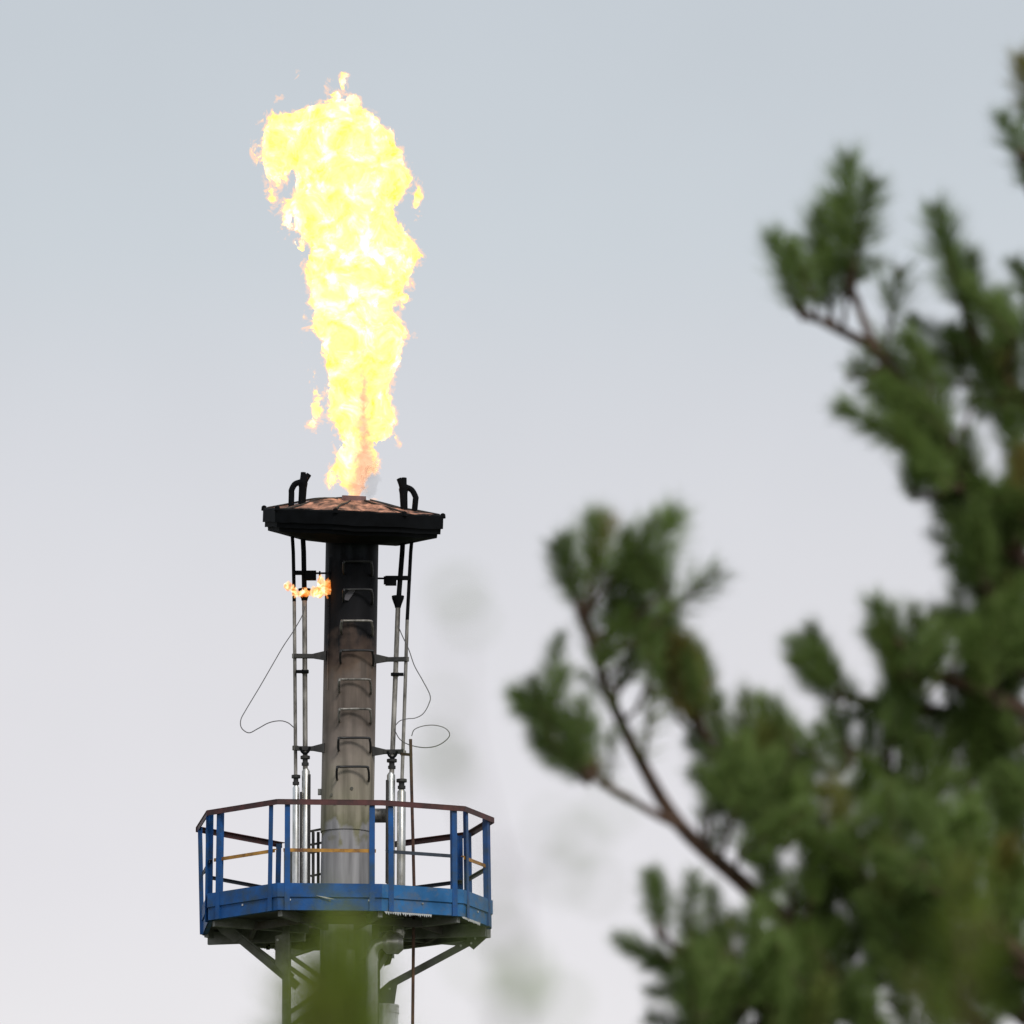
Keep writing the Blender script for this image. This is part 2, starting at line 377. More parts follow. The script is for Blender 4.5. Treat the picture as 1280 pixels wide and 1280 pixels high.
for x, y in ((381.3, 937), (490.4, 942)):
    MB().tube(smooth_path([P(x - 6, y - 3, FR - .05), P(x - 4, y + 2.5, FR - .05), P(x, y + 5, FR - .05), P(x + 4, y + 2.5, FR - .05), P(x + 6, y - 3, FR - .05)], 4), .013, 8).build('saddle_clamp', soot, stack)
for xa, xb, y in ((370, 386, 839.5), (488.5, 504.5, 843)):
    MB().bar(P(xa, y, FR - .035), P(xb, y, FR - .035), .05, .028).build('clamp_bar', soot, stack)
for x, y in ((368.8, 820), (381, 820), (495, 824), (507.5, 824), (369.2, 935), (503.8, 941), (381, 839.5), (494.5, 843)):
    MB().tube([P(x, y - 2.6, FR), P(x, y + 2.6, FR)], .033, 12).build('pipe_clamp', galv, stack)
# soot scars around the pilot burner: a lifted plate flap
mb = MB(); fl_ = []
for px, py in ((431, 756), (432, 749), (438, 744), (446, 742), (441, 750), (436, 757)):
    x = at(px, py).x; dx = x - sp(py).x; fl_.append(Vector((x, D - math.sqrt(RS * RS - dx * dx) - .012, at(px, py).z)))
mb.prism(fl_, (0, 1, 0), .012).build('blistered_plate', mat('scorched_plate', (.12, .11, .12), .6, .3, .3, 12), stack_pipe)
mb = MB()
for k_ in range(13):
    pass
# ---- support mast and insulated risers below the platform
LEG = {'l': at(358.5, 1165).x, 'r': at(470, 1165).x}
zt = at(430, 1163).z
for x in (LEG['l'], LEG['r']):
    for dy in (-.42, .48):
        MB().angle(Vector((x, D + dy, 0)), Vector((x, D + dy, zt)), .075, .012, Vector((0, -1, 0)), 1).build('mast_leg', steel, stack)
zz = zt
while zz > .6:
    z2 = max(0.05, zz - .95)
    mb = MB()
    for dy in (-.42, .48):
        mb.bar(Vector((LEG['l'], D + dy, zz - .3)), Vector((LEG['r'], D + dy, z2 - .0)), .012, .045, Vector((0, 0, 1)))
        mb.bar(Vector((LEG['l'], D + dy + .02, z2 + .0)), Vector((LEG['r'], D + dy + .02, zz - .3)), .012, .045, Vector((0, 0, 1)))
    mb.bar(Vector((LEG['l'], D - .42, zz - .27)), Vector((LEG['l'], D + .48, z2)), .012, .045)
    mb.bar(Vector((LEG['r'], D - .42, zz - .27)), Vector((LEG['r'], D + .48, z2)), .012, .045)
    mb.build('lattice_brace', steel, stack); zz = z2
zc = at(430, 1176).z
MB().tube([Vector((at(411, 1176).x, D - .02, zc + .05)), Vector((at(411, 1176).x, D - .02, zc + .05)), Vector((at(411, 1176).x, D - .02, zc - .06)), Vector((at(411, 1176).x, D - .02, zc - .06))],
          [.1, .40, .40, .1], 40).build('collar', galv, stack)
def cladp(pts, r, name='insulated_pipe', dy=-.5):
    return MB().tube([P(x, y, dy) if y is not None else Vector((at(x, 1200).x, D + dy, 0)) for x, y in pts], r, 20).build(name, alu, stack)
ip = cladp([(465, None), (465, 1196), (466, 1188), (470, 1181.5), (477, 1178.5), (490, 1178), (495, 1175.5), (498, 1169), (498.5, 1160), (498.5, 1142)], 7.2 * M)
for (x, y, rr_, hz) in ((465, 1200, 8.0, 1), (498.5, 1166, 8.2, 1), (465, 1225, 7.7, 1), (465, 1250, 7.7, 1)):
    a = P(x, y, -.5); MB().tube([a - Vector((0, 0, .012)), a + Vector((0, 0, .012))], rr_ * M, 20).build('cladding_band', alu, ip)
a = P(487, 1178.4, -.5); MB().tube([a - Vector((.07, 0, 0)), a - Vector((.03, 0, 0)), a + Vector((.09, 0, 0)), a + Vector((.14, 0, 0))], [.07, .115, .12, .075], 20).build('valve_body', alu, ip)
cladp([(438, None), (438, 1188)], 5.5 * M, dy=-.52)
ir = cladp([(479, None), (479, 1258)], 19 * M, 'insulated_riser', dy=.05)
for y, rr_ in ((1258, 19.8), (1262, 19.4), (1266, 19.8)):
    a = P(479, y, .05); MB().tube([a - Vector((0, 0, .01)), a + Vector((0, 0, .01))], rr_ * M, 32).build('cladding_band', alu, ir)
a = P(478.5, 1019.5, .1)
MB().tube([a - Vector((.16, 0, .0)), a + Vector((.1, 0, 0))], .075, 16).build('branch_stub', galv, stack)
MB().box(P(361.5, 1085, .25), (.11, .1, .40)).build('cable_tray', steel, stack)
mb = MB()
for y in (1039, 1056, 1066, 1095):
    mb.bar(P(388, y, .05), P(404, y - 3, .05), .03, .02)
mb.tube([P(391.5, 1040, .05), P(391.5, 1110, .05)], .016, 8); mb.tube([P(397.8, 1040, .05), P(397.8, 1110, .05)], .016, 8)
mb.build('cable_ladder', pipe_dark, stack)

# ------------------------------------------------------------------ service platform
VX = [(-183, -42), (-167, 82), (-80, 166), (48, 158), (148, 113), (183, 27), (153, -82), (60, -158), (-80, -165)]  # plan: right, towards camera (px)
CXP, YR = 431, 1027
zr = at(CXP, YR).z
zm = at(CXP, YR + 60).z; zt_ = at(CXP, YR + 103).z; zb = at(CXP, YR + 136).z; zch = at(CXP, YR + 120).z
def pv(i, z, k=1.0):
    dx, dep = VX[i % 9]
    lean = 0
    if i % 9 == 0: k *= 1 - .03 * (zr - z) / (zr - zb)
    return Vector((at(CXP, YR).x + dx * k * M, D - dep * k * M, z))
plat = thing('service_platform', (at(CXP, YR).x, D, zb), 'blue railed nine-sided platform bracketed round the flare stack', 'platform')
deck = MB()
N9 = 9
outer = [pv(i, zb + .05, .985) for i in range(9)]
cen = Vector((at(CXP, YR).x, D, 0))
inner = []
for i in range(9):
    d_ = (outer[i] - Vector((cen.x, cen.y, outer[i].z))).normalized(); inner.append(Vector((cen.x, cen.y, outer[i].z)) + d_ * .40)
up_ = [p + Vector((0, 0, .03)) for p in outer]; upi = [p + Vector((0, 0, .03)) for p in inner]
deck.add(outer + inner + up_ + upi, [[i, (i + 1) % 9, 9 + (i + 1) % 9, 9 + i] for i in range(9)] + [[18 + i, 18 + (i + 1) % 9, 27 + (i + 1) % 9, 27 + i] for i in range(9)]
         + [[i, (i + 1) % 9, 18 + (i + 1) % 9, 18 + i] for i in range(9)] + [[9 + i, 9 + (i + 1) % 9, 27 + (i + 1) % 9, 27 + i] for i in range(9)])
deck_o = deck.build('deck', deckm, plat, smooth=False)
# radial joists and ring beam under the deck
for i in range(9):
    a_ = pv(i, zb - .02, .96); b_ = Vector((cen.x, cen.y, zb - .02)) + (a_ - Vector((cen.x, cen.y, zb - .02))).normalized() * .42
    hh = .13 if i in (0, 5, 7, 8) else .09
    MB().bar(a_ - Vector((0, 0, hh / 2 - .05)), b_ - Vector((0, 0, hh / 2 - .05)), .05, hh).build('joist', steel, deck_o)
for i in range(9):
    a_, b_ = pv(i, zb - .03, .66), pv(i + 1, zb - .03, .66)
    MB().bar(a_, b_, .04, .08).build('ring_beam', deckm, deck_o)
for i in range(9):
    a_, b_ = pv(i, 0, 1), pv(i + 1, 0, 1)
    d_ = (b_ - a_).normalized(); L_ = (b_ - a_).length; nrm = Vector((d_.y, -d_.x, 0))
    if nrm.dot(a_ - Vector((cen.x, cen.y, 0))) < 0: nrm = -nrm
    def e_(t, z, off=0.0):
        p = pv(i, z).lerp(pv(i + 1, z), t); return p + nrm * off
    up = Vector((0, 0, 1))
    bm_ = blue_lit if i in (3, 4) else blue  # right-hand panels get the blue with the light painted in
    o = MB().bar(e_(-.002, (zt_ + zch) / 2, .006), e_(1.002, (zt_ + zch) / 2, .006), .008, zt_ - zch).build('toe_board', bm_, plat, smooth=False)
    hc = zch - zb + .02
    mb = MB().bar(e_(.001, zb + hc / 2, -.010), e_(.999, zb + hc / 2, -.010), .010, hc)
    mb.bar(e_(.006, zb + .004, -.04), e_(.994, zb + .004, -.04), .05, .008)
    mb.build('edge_channel', bm_, plat, smooth=False)
    if i in (2, 3, 4, 1):
        for t in (.12, .5, .88):
            MB().tube([e_(t, zch - .03, -.008), e_(t, zch - .03, .006)], .011, 6).build('bolt', bolt_m if random.random() < .4 else steel, o)
    rails = i != 7
    tp = .10 / L_
    for t in (tp * (1.45 if i == 1 else 1), 1 - tp):
        if i == 7: continue
        lean_ = Vector((.012, 0, 0))
        mb = MB(); p0 = e_(t, zb - .005, .014); p1 = e_(t, zr - .025, -.004)
        mb.bar(p0, p1, .056, .008, nrm); mb.bar(p0 - nrm * .026, p1 - nrm * .026, .008, .05, nrm, off=(.024 if t < .5 else -.024, 0))
        mb.build('post', blue, plat, smooth=False)
    if rails:
        mb = MB().bar(e_(-.004, zr, .0), e_(1.004, zr, .0), .05, .007)
        mb.bar(e_(-.009, zr - .028, .02), e_(1.009, zr - .028, .02), .007, .05)
        mb.build('top_rail', rail_red, plat, smooth=False)
        mm_ = {1: rail_orange, 2: rail_orange, 4: rail_orange, 0: rail_dark, 3: rail_dark}.get(i, rail_dark)
        mb = MB().bar(e_(tp * .6, zm, -.035), e_(1 - tp * .6, zm, -.035), .035, .006); mb.bar(e_(tp * .6, zm - .017, -.02), e_(1 - tp * .6, zm - .017, -.02), .006, .032)
        mb.build('mid_rail', mm_, plat, smooth=False)
# scrape marks on the front toe board
for (x0, y0, x1, y1) in ((395, 1120, 420, 1124.5), (353, 1117, 361, 1118.5)):
    yfr = D - 163 * M - .012
    q = [at(x0, y0 - .6, yfr), at((x0 + x1) / 2, (y0 + y1) / 2 - 1.1, yfr), at(x1, y1, yfr), at((x0 + x1) / 2, (y0 + y1) / 2 + .8, yfr)]
    MB().prism(q, (0, 1, 0), .004).build('scrape', scr, plat, smooth=False)
# serrated grating bars showing under the right-hand edge
def edge_pt(i, t, z, k=1): return pv(i, z, k).lerp(pv(i + 1, z, k), t)
for i, t0, t1, n_ in ((3, .05, .25, 7), (3, .26, .62, 14), (4, .0, .6, 11)):
    mb = MB()
    for k_ in range(n_):
        t = t0 + (t1 - t0) * k_ / n_
        a_ = edge_pt(i, t, zb - .005); mb.prism([a_ + Vector((-.016, 0, .0)), a_ + Vector((.016, 0, 0)), a_ + Vector((.008, 0, -.022 - .02 * random.random())), a_ + Vector((-.006, 0, -.012))], (0, 1, 0), .012)
    mb.build('grating_edge', bolt_m, deck_o, smooth=False)
# knee braces and gusset plates
def kb(a2, b2, dya, dyb, wd=.07):
    a_, b_ = P(a2[0], a2[1], dya), P(b2[0], b2[1], dyb)
    mb = MB(); mb.bar(a_, b_, .012, wd); mb.bar(a_, b_, .06, .01, off=(.03, wd / 2))
    return mb.build('knee_brace', steel, plat, smooth=False)
kb((598, 1172), (488, 1231), .1, .1); kb((288, 1164), (372, 1234), -.1, -.1, .08); kb((300, 1172), (366, 1222), .5, .45, .06)
kb((486, 1190), (468, 1217), .7, .45, .07)
def gus(poly, dy, th=.014): 
    o = MB().prism([P(x, y, dy) for x, y in poly], (0, 1, 0), th).build('gusset_plate', steel, plat, smooth=False); return o
g1 = gus([(584, 1164), (611, 1154), (611, 1170), (592, 1187), (583, 1180)], .085)
g2 = gus([(486, 1227), (497, 1229), (493, 1255), (470, 1255), (471, 1240)], .085)
g3 = gus([(263, 1149), (304, 1160), (302, 1172), (293, 1178), (276, 1166)], -.115)
g4 = gus([(344, 1170), (363, 1166), (363, 1219), (356, 1219), (344, 1206)], -.44)
g5 = gus([(482, 1186), (494, 1183), (488, 1205), (480, 1208)], .68)
for par, dy, pts in ((g1, .075, ((594, 1173), (589, 1179), (576, 1182))), (g2, .075, ((487, 1236),)), (g4, -.452, ((347, 1175),))):
    for x, y in pts: MB().tube([P(x, y, dy), P(x, y, dy - .015)], .013, 8).build('bolt', bolt_m, par)
# left end of the support frame
MB().bar(P(258, 1166, .25), P(330, 1180, .9), .06, .09).build('frame_beam', steel, plat, smooth=False)
MB().bar(P(611, 1166, .0), P(478, 1184, 1.0), .06, .10).build('frame_beam', steel, plat, smooth=False)
MB().bar(P(330, 1180, .9), P(478, 1184, 1.0), .06, .09).build('frame_beam', steel, plat, smooth=False)
MB().tube([P(335, 1180, .5), P(335, 1187, .5)], .02, 8).build('drain_stub', soot, plat)

# ------------------------------------------------------------------ rod and wires
rod_pts = [P(513.2, 924, -.62), P(514.5, 985, -.62), P(516.2, 1050, -.62), P(517.6, 1110, -.62), P(516.8, 1180, -.62), P(515.8, 1280, -.62)]
rod_pts.append(Vector((rod_pts[-1].x - .03, D - .62, 0)))
rod = MB().tube(rod_pts, .0165, 8).build('guide_rod', rust, None, orig=(rod_pts[-1].x, D - .62, 0))
tag(rod, 'thin rusty upright rod passing through the platform right of the stack', 'rod')
MB().bar(P(503, 942.5, -.37), P(514, 943.5, -.60), .03, .03).build('rod_bracket', rust, rod)
def wire(pts, label, dy=-.2):
    o = MB().tube(smooth_path([P(x, y, dy) for x, y in pts], 8), .0052, 6).build('loose_wire', wire_m, None, orig=P(*pts[0], dy))
    tag(o, label, 'wire', 'wires hanging loose beside the stack'); return o
wire([(381, 758), (377.5, 770), (366, 790), (354, 808), (340, 832), (325, 858), (307, 888), (301, 900), (302, 910), (311, 916), (322, 911), (336, 903.5), (350, 901), (360, 903.5), (368, 910)], 'long wire bowing out to the left of the stack')
wire([(497.5, 782), (503, 795), (511, 812), (518, 832), (528, 850), (537.5, 869), (536, 880), (529, 892), (519, 897.5), (509, 898.5), (500, 901), (494, 907)], 'long wire bowing out to the right of the stack')
wire([(494, 914), (499, 923), (507, 929), (519, 933), (534, 934.5), (548, 931.5), (559, 924), (562, 917), (556, 910), (543, 906.5), (529, 907.5), (518, 912), (514.5, 920)], 'small loop of wire above the right end of the platform')

# ------------------------------------------------------------------ flames
def value_noise(p, seed):
    tab = np.random.default_rng(seed).random((32, 32, 32)).astype(np.float32)
    i = np.floor(p).astype(np.int32); f = (p - i).astype(np.float32); f = f * f * (3 - 2 * f); i &= 31; j = (i + 1) & 31
    x0, y0, z0 = i.T; x1, y1, z1 = j.T; fx, fy, fz = f.T
    a = tab[x0, y0, z0] * (1 - fx) + tab[x1, y0, z0] * fx; b = tab[x0, y1, z0] * (1 - fx) + tab[x1, y1, z0] * fx
    c = tab[x0, y0, z1] * (1 - fx) + tab[x1, y0, z1] * fx; d = tab[x0, y1, z1] * (1 - fx) + tab[x1, y1, z1] * fx
    return ((a * (1 - fy) + b * fy) * (1 - fz) + (c * (1 - fy) + d * fy) * fz) * 2 - 1
def fbm(p, freq, octs, seed, gain=.6):
    out = np.zeros(len(p), np.float32); amp = 1.0
    for k in range(octs):
        out += amp * value_noise(p * freq + 13.7 * k, seed + k); amp *= gain; freq *= 2.07
    return out
def surface_net(F, org, h):
    """quads around every sign change of the field F (x,y,z grid)"""
    S = F > 0; quads = []; pos = []; ids = []
    nx, ny, nz = F.shape; st = np.array([ny * nz, nz, 1])
    for ax in range(3):
        sl0 = [slice(None)] * 3; sl1 = [slice(None)] * 3; sl0[ax] = slice(0, -1); sl1[ax] = slice(1, None)
        A, B = F[tuple(sl0)], F[tuple(sl1)]
        idx = np.argwhere((A > 0) != (B > 0))
        o1, o2 = (ax + 1) % 3, (ax + 2) % 3
        ok = (idx[:, o1] > 0) & (idx[:, o2] > 0) & (idx[:, o1] < F.shape[o1] - 1) & (idx[:, o2] < F.shape[o2] - 1); idx = idx[ok]
        fa = A[tuple(idx.T)]; fb = B[tuple(idx.T)]; t = fa / (fa - fb)
        p = idx.astype(np.float32); p[:, ax] += t
        flat = idx @ st; c = [flat, flat - st[o1], flat - st[o1] - st[o2], flat - st[o2]]
        q = np.stack(c, 1); q[fa < 0] = q[fa < 0][:, ::-1]
        quads.append(q)
        for cc in c: pos.append(p); ids.append(cc)
    quads = np.concatenate(quads); pos = np.concatenate(pos); ids = np.concatenate(ids)
    u, inv = np.unique(ids, return_inverse=True); cnt = np.bincount(inv)
    V = np.stack([np.bincount(inv, pos[:, k]) / cnt for k in range(3)], 1) * h + org
    Q = np.searchsorted(u, quads.reshape(-1)).reshape(-1, 4)
    return V, Q
def np_mesh(name, V, Q, m_):
    me = bpy.data.meshes.new(name)
    me.vertices.add(len(V)); me.vertices.foreach_set('co', V.astype(np.float32).reshape(-1))
    me.loops.add(Q.size); me.loops.foreach_set('vertex_index', Q.astype(np.int32).reshape(-1))
    me.polygons.add(len(Q)); me.polygons.foreach_set('loop_start', np.arange(0, Q.size, 4, dtype=np.int32)); me.polygons.foreach_set('loop_total', np.full(len(Q), 4, np.int32))
    me.update(calc_edges=True); me.validate(); me.materials.append(m_)
    return me

OUT = [(621, 433, 450), (612, 427, 453), (598, 417, 461), (584, 415, 471), (570, 421, 474), (556, 422, 477), (542, 417, 491), (527, 412, 499), (514, 408, 496), (490, 402, 490), (471, 406, 491),
       (457, 401, 500), (443, 398, 506), (429, 399, 511), (415, 389, 510), (403, 386, 503), (387, 386, 494), (370, 383, 501), (352, 379, 519), (340, 377, 524), (319, 379, 528), (302, 383, 521),
       (287, 366, 509), (277, 366, 500), (260, 355, 499), (251, 357, 503), (239, 364, 513), (226, 366, 517), (205, 364, 514), (188, 360, 504), (171, 358, 495), (159, 360, 486), (148, 366, 478), (139, 375, 468), (133, 394, 452), (128, 412, 436)]
BLOBS = [(347, 184, 18, 40, 0.035, 1), (360, 160, 24, 18, .02, 1), (342, 214, 9, 11, .015, 1), (420, 118, 10, 14, -.012, .6), (427, 104, 7, 12, -.008, .5), (413, 100, 6, 9, -.016, .5), (440, 128, 9, 9, -.008, .6),
         (521, 256, 7, 20, -.012, .5), (395, 505, 8, 22, -.012, .5), (390, 528, 6, 10, -.012, .5), (392, 470, 5, 9, -.014, .5), (322, 186, 8, 16, -.014, .5), (360, 270, 8, 16, -.010, .6), (341, 245, 6, 14, -.022, .5),
         (376, 312, 8, 14, -.010, .6), (495, 545, 6, 8, -.012, .5), (418, 600, 7, 16, -.008, .5), (372, 92, 4, 6, -.02, .5), (383, 395, 6, 14, -.012, .5), (505, 372, 7, 8, -.012, .5), (336, 148, 7, 8, -.012, .5), (430, 95, 5, 7, -.008, .5)]
H = .0098
x0, x1 = at(305, 350).x, at(545, 350).x; z0, z1 = at(440, 627).z, at(440, 80).z
ny_ = 150; nx_ = int((x1 - x0) / H); nz_ = int((z1 - z0) / H); y0 = -ny_ * H / 2
gx = x0 + np.arange(nx_) * H; gy = y0 + np.arange(ny_) * H; gz = z0 + np.arange(nz_) * H
zs = np.array([at(440, o_[0]).z for o_ in OUT]); xl = np.array([at(o_[1], o_[0]).x for o_ in OUT]); xr = np.array([at(o_[2], o_[0]).x for o_ in OUT])
XL = np.interp(gz, zs, xl); XR = np.interp(gz, zs, xr); W = (XR - XL) / 2 * .945; C_ = (XR + XL) / 2
W = np.where((gz > zs[-1]) | (gz < zs[0]), .001, W)
X, Y_, Z = np.meshgrid(gx.astype(np.float32), gy.astype(np.float32), gz.astype(np.float32), indexing='ij')
C_ = C_.astype(np.float32); W = W.astype(np.float32)
yc = (.06 * np.sin(gz * 2.1)).astype(np.float32)                        # the column also wavers in depth
rr = np.sqrt(((X - C_) / W) ** 2 + ((Y_ - yc) / (W * .82)) ** 2)
F = ((1 - rr) * W).astype(np.float32)
F = np.where(Z > zs[-1], np.minimum(F, zs[-1] - Z), F)
for (bx_, by_, rx, rz, lvl, _s) in BLOBS:
    c = at(bx_, by_); rx, rz = rx * M, rz * M
    fb = ((1 - np.sqrt(((X - c.x) / rx) ** 2 + (Y_ / (rx * 1.2)) ** 2 + ((Z - c.z) / rz) ** 2)) * min(rx, rz) + lvl - .0).astype(np.float32)
    np.maximum(F, fb, out=F)
gF = np.gradient(F, H); gm_ = np.sqrt(gF[0] ** 2 + gF[1] ** 2 + gF[2] ** 2); del gF
F /= np.maximum(1.0, gm_); del gm_
band = np.abs(F) < .18
pts = np.stack([X[band], Y_[band], Z[band]], 1).astype(np.float32)
wq = np.stack([fbm(pts, 5.0, 2, 50), fbm(pts, 5.0, 2, 60), fbm(pts, 5.0, 2, 70)], 1) * .065
n_ = fbm((pts + wq) * np.array([1, 1, .85], np.float32), 7.0, 5, 90, .82)
F2 = F.copy()
F[band] += (n_ * .044 - .026).astype(np.float32)
rg_ = np.abs(fbm(pts + wq * .6, 9.0, 4, 140, .7)); 
F2[band] += (n_ * .060 + .014 - .070 * rg_).astype(np.float32)
del X, Y_, rr, rg_
def flame_mat(name, dens, zlo, zhi, small=False):
    m = bpy.data.materials.new(name); m.use_nodes = True; t = m.node_tree; t.nodes.clear(); L = t.links
    out = N('ShaderNodeOutputMaterial', t); ad = N('ShaderNodeAddShader', t); ab = N('ShaderNodeVolumeAbsorption', t); em = N('ShaderNodeEmission', t)
    ab.inputs['Color'].default_value = (0, 0, 0, 1); ab.inputs['Density'].default_value = dens; em.inputs['Strength'].default_value = dens
    g_ = N('ShaderNodeNewGeometry', t); s_ = N('ShaderNodeSeparateXYZ', t); L.new(g_.outputs['Position'], s_.inputs[0])
    def nz(scale, detail, rough=.6, dist=.6):
        n = N('ShaderNodeTexNoise', t); n.inputs['Scale'].default_value = scale; n.inputs['Detail'].default_value = detail; n.inputs['Roughness'].default_value = rough; n.inputs['Distortion'].default_value = dist
        L.new(g_.outputs['Position'], n.inputs['Vector']); return n
    na = nz(3.6 if not small else 14, 9, .70)
    cr = N('ShaderNodeValToRGB', t); L.new(na.outputs[0], cr.inputs[0]); ee = cr.color_ramp.elements
    if small:
        st = [(.36, (1.1, .13, .015)), (.47, (1.6, .42, .05)), (.54, (2.6, 1.3, .45)), (.62, (3, 2.3, 1.6))]
    else:
        st = [(.30, (2.3, 1.25, .03)), (.40, (2.4, 1.45, .10)), (.47, (2.5, 1.6, .33)), (.53, (2.6, 1.8, .52)), (.585, (2.7, 2.0, 1.05)), (.66, (2.8, 2.2, 1.8))]
    ee[0].position, ee[0].color = st[0][0], (*st[0][1], 1); ee[1].position, ee[1].color = st[-1][0], (*st[-1][1], 1)
    for p_, c_ in st[1:-1]: ee.new(p_).color = (*c_, 1)
    last = cr.outputs[0]
    if not small:                           # duller orange core of unburnt gas low in the column
        nb = nz(7.5, 9, .78, .5)
        hz_ = N('ShaderNodeMapRange', t); hz_.inputs['From Min'].default_value = zlo; hz_.inputs['From Max'].default_value = zhi; hz_.inputs['To Min'].default_value = .36; hz_.inputs['To Max'].default_value = -.12
        L.new(s_.outputs[2], hz_.inputs[0])
        xx = N('ShaderNodeMath', t, operation='ADD'); L.new(nb.outputs[0], xx.inputs[0]); L.new(hz_.outputs[0], xx.inputs[1])
        xm = N('ShaderNodeMapRange', t); xm.inputs['From Min'].default_value = 0; xm.inputs['From Max'].default_value = 40 * M; xm.inputs['To Min'].default_value = .10; xm.inputs['To Max'].default_value = -.50
        xa = N('ShaderNodeMath', t, operation='SUBTRACT'); L.new(s_.outputs[0], xa.inputs[0]); xa.inputs[1].default_value = at(455, 560).x
        xb = N('ShaderNodeMath', t, operation='ABSOLUTE'); L.new(xa.outputs[0], xb.inputs[0]); L.new(xb.outputs[0], xm.inputs[0])
        x2 = N('ShaderNodeMath', t, operation='ADD'); L.new(xx.outputs[0], x2.inputs[0]); L.new(xm.outputs[0], x2.inputs[1])
        fr = N('ShaderNodeMapRange', t); fr.inputs['From Min'].default_value = .58; fr.inputs['From Max'].default_value = .80; L.new(x2.outputs[0], fr.inputs[0])
        mm = N('ShaderNodeMix', t, data_type='RGBA'); L.new(fr.outputs[0], mm.inputs['Factor']); L.new(last, mm.inputs['A']); mm.inputs['B'].default_value = (.95, .50, .30, 1)
        last = mm.outputs['Result']
    L.new(last, em.inputs['Color'])
    L.new(ab.outputs[0], ad.inputs[0]); L.new(em.outputs[0], ad.inputs[1]); L.new(ad.outputs[0], out.inputs['Volume'])
    try: m.cycles.volume_step_rate = .03 if not small else .2
    except Exception: pass
    return m
V, Q = surface_net(F, np.array([x0, y0, z0]), H)
base_f = Vector((at(441, 620).x, D, at(441, 620).z))
V = V + np.array([0, D, 0]) - np.array(base_f)
fo = bpy.data.objects.new('flame', np_mesh('flame', V, Q, flame_mat('burning_gas', 34.0, at(440, 612).z, at(440, 370).z)))
fo.location = base_f; col.objects.link(fo)
fm = bpy.data.materials.new('cool_flame_edge'); fm.use_nodes = True; t = fm.node_tree; t.nodes.clear()
ab = N('ShaderNodeVolumeAbsorption', t); em = N('ShaderNodeEmission', t); ad = N('ShaderNodeAddShader', t)
ab.inputs['Color'].default_value = (0, 0, 0, 1); ab.inputs['Density'].default_value = 10; em.inputs['Color'].default_value = (1.4, .80, .50, 1); em.inputs['Strength'].default_value = 10
t.links.new(ab.outputs[0], ad.inputs[0]); t.links.new(em.outputs[0], ad.inputs[1]); t.links.new(ad.outputs[0], N('ShaderNodeOutputMaterial', t).inputs['Volume'])
V, Q = surface_net(F2, np.array([x0, y0, z0]), H)
ff = bpy.data.objects.new('flame_fringe', np_mesh('flame_fringe', V + np.array([0, D, 0]) - np.array(base_f), Q, fm)); ff.parent = fo; col.objects.link(ff)
print('flame polys', len(fo.data.polygons), len(ff.data.polygons))
tag(fo, 'tall yellow flame billowing up from the top of the stack', 'flame')
del F, F2, band, Z, pts, n_, wq

# pilot flame blown sideways at the left burner cup
H2 = .006
c0 = P(386, 736, FR - .06)
nx2, ny2, nz2 = 90, 44, 70
gx = c0.x - .27 + np.arange(nx2) * H2; gy = c0.y - .13 + np.arange(ny2) * H2; gz = c0.z - .21 + np.arange(nz2) * H2
X, Y_, Z = np.meshgrid(gx, gy, gz, indexing='ij'); F = np.full(X.shape, -.2, np.float32)
for bx_, by_, rx, rz in ((396, 740, 11, 8), (408, 736, 5, 13), (401, 729, 6, 11), (368, 738, 5, 8), (374, 742, 9, 4), (384, 742, 9, 5), (361, 733, 4, 5), (409, 747, 3.5, 6)):
    c = P(bx_, by_, FR - .06); rx, rz = rx * M, rz * M
    np.maximum(F, ((1 - np.sqrt(((X - c.x) / rx) ** 2 + ((Y_ - c.y) / (rx * .8)) ** 2 + ((Z - c.z) / rz) ** 2)) * min(rx, rz)).astype(np.float32), out=F)
pts = np.stack([X.ravel(), Y_.ravel(), Z.ravel()], 1).astype(np.float32)
F += (fbm(pts * np.array([1, 1, .7], np.float32), 13, 4, 200, .65) * .028).reshape(F.shape) - .002
F[[0, -1]] = -1; F[:, [0, -1]] = -1; F[:, :, [0, -1]] = -1
V, Q = surface_net(F, np.array([gx[0], gy[0], gz[0]]), H2)
pf = bpy.data.objects.new('pilot_flame', np_mesh('pilot_flame', V - np.array(c0), Q, flame_mat('pilot_gas', 26.0, 0, 1, True)))
pf.location = c0; col.objects.link(pf)
tag(pf, 'small orange flame licking sideways from the left pilot burner', 'flame')

# thin grey smoke right of the flame's foot
H3 = .012
c0 = P(461, 604, .0); n3 = (60, 52, 84)
gx = c0.x - .34 + np.arange(n3[0]) * H3; gy = c0.y - .31 + np.arange(n3[1]) * H3; gz = c0.z - .46 + np.arange(n3[2]) * H3
X, Y_, Z = np.meshgrid(gx, gy, gz, indexing='ij'); F = np.full(X.shape, -.2, np.float32)
for bx_, by_, rx, rz in ((457, 612, 10, 12), (463, 600, 11, 14), (467, 588, 8, 12)):
    c = P(bx_, by_); rx, rz = rx * M, rz * M
    np.maximum(F, ((1 - np.sqrt(((X - c.x) / rx) ** 2 + ((Y_ - c.y) / rx) ** 2 + ((Z - c.z) / rz) ** 2)) * min(rx, rz)).astype(np.float32), out=F)
pts = np.stack([X.ravel(), Y_.ravel(), Z.ravel()], 1).astype(np.float32)
F += (fbm(pts, 9, 4, 300, .7) * .04).reshape(F.shape)
F[[0, -1]] = -1; F[:, [0, -1]] = -1; F[:, :, [0, -1]] = -1
V, Q = surface_net(F, np.array([gx[0], gy[0], gz[0]]), H3)
sm = bpy.data.materials.new('thin_smoke'); sm.use_nodes = True; t = sm.node_tree; t.nodes.clear()
pvn = N('ShaderNodeVolumePrincipled', t); pvn.inputs['Color'].default_value = (.35, .36, .36, 1); pvn.inputs['Density'].default_value = 1.7
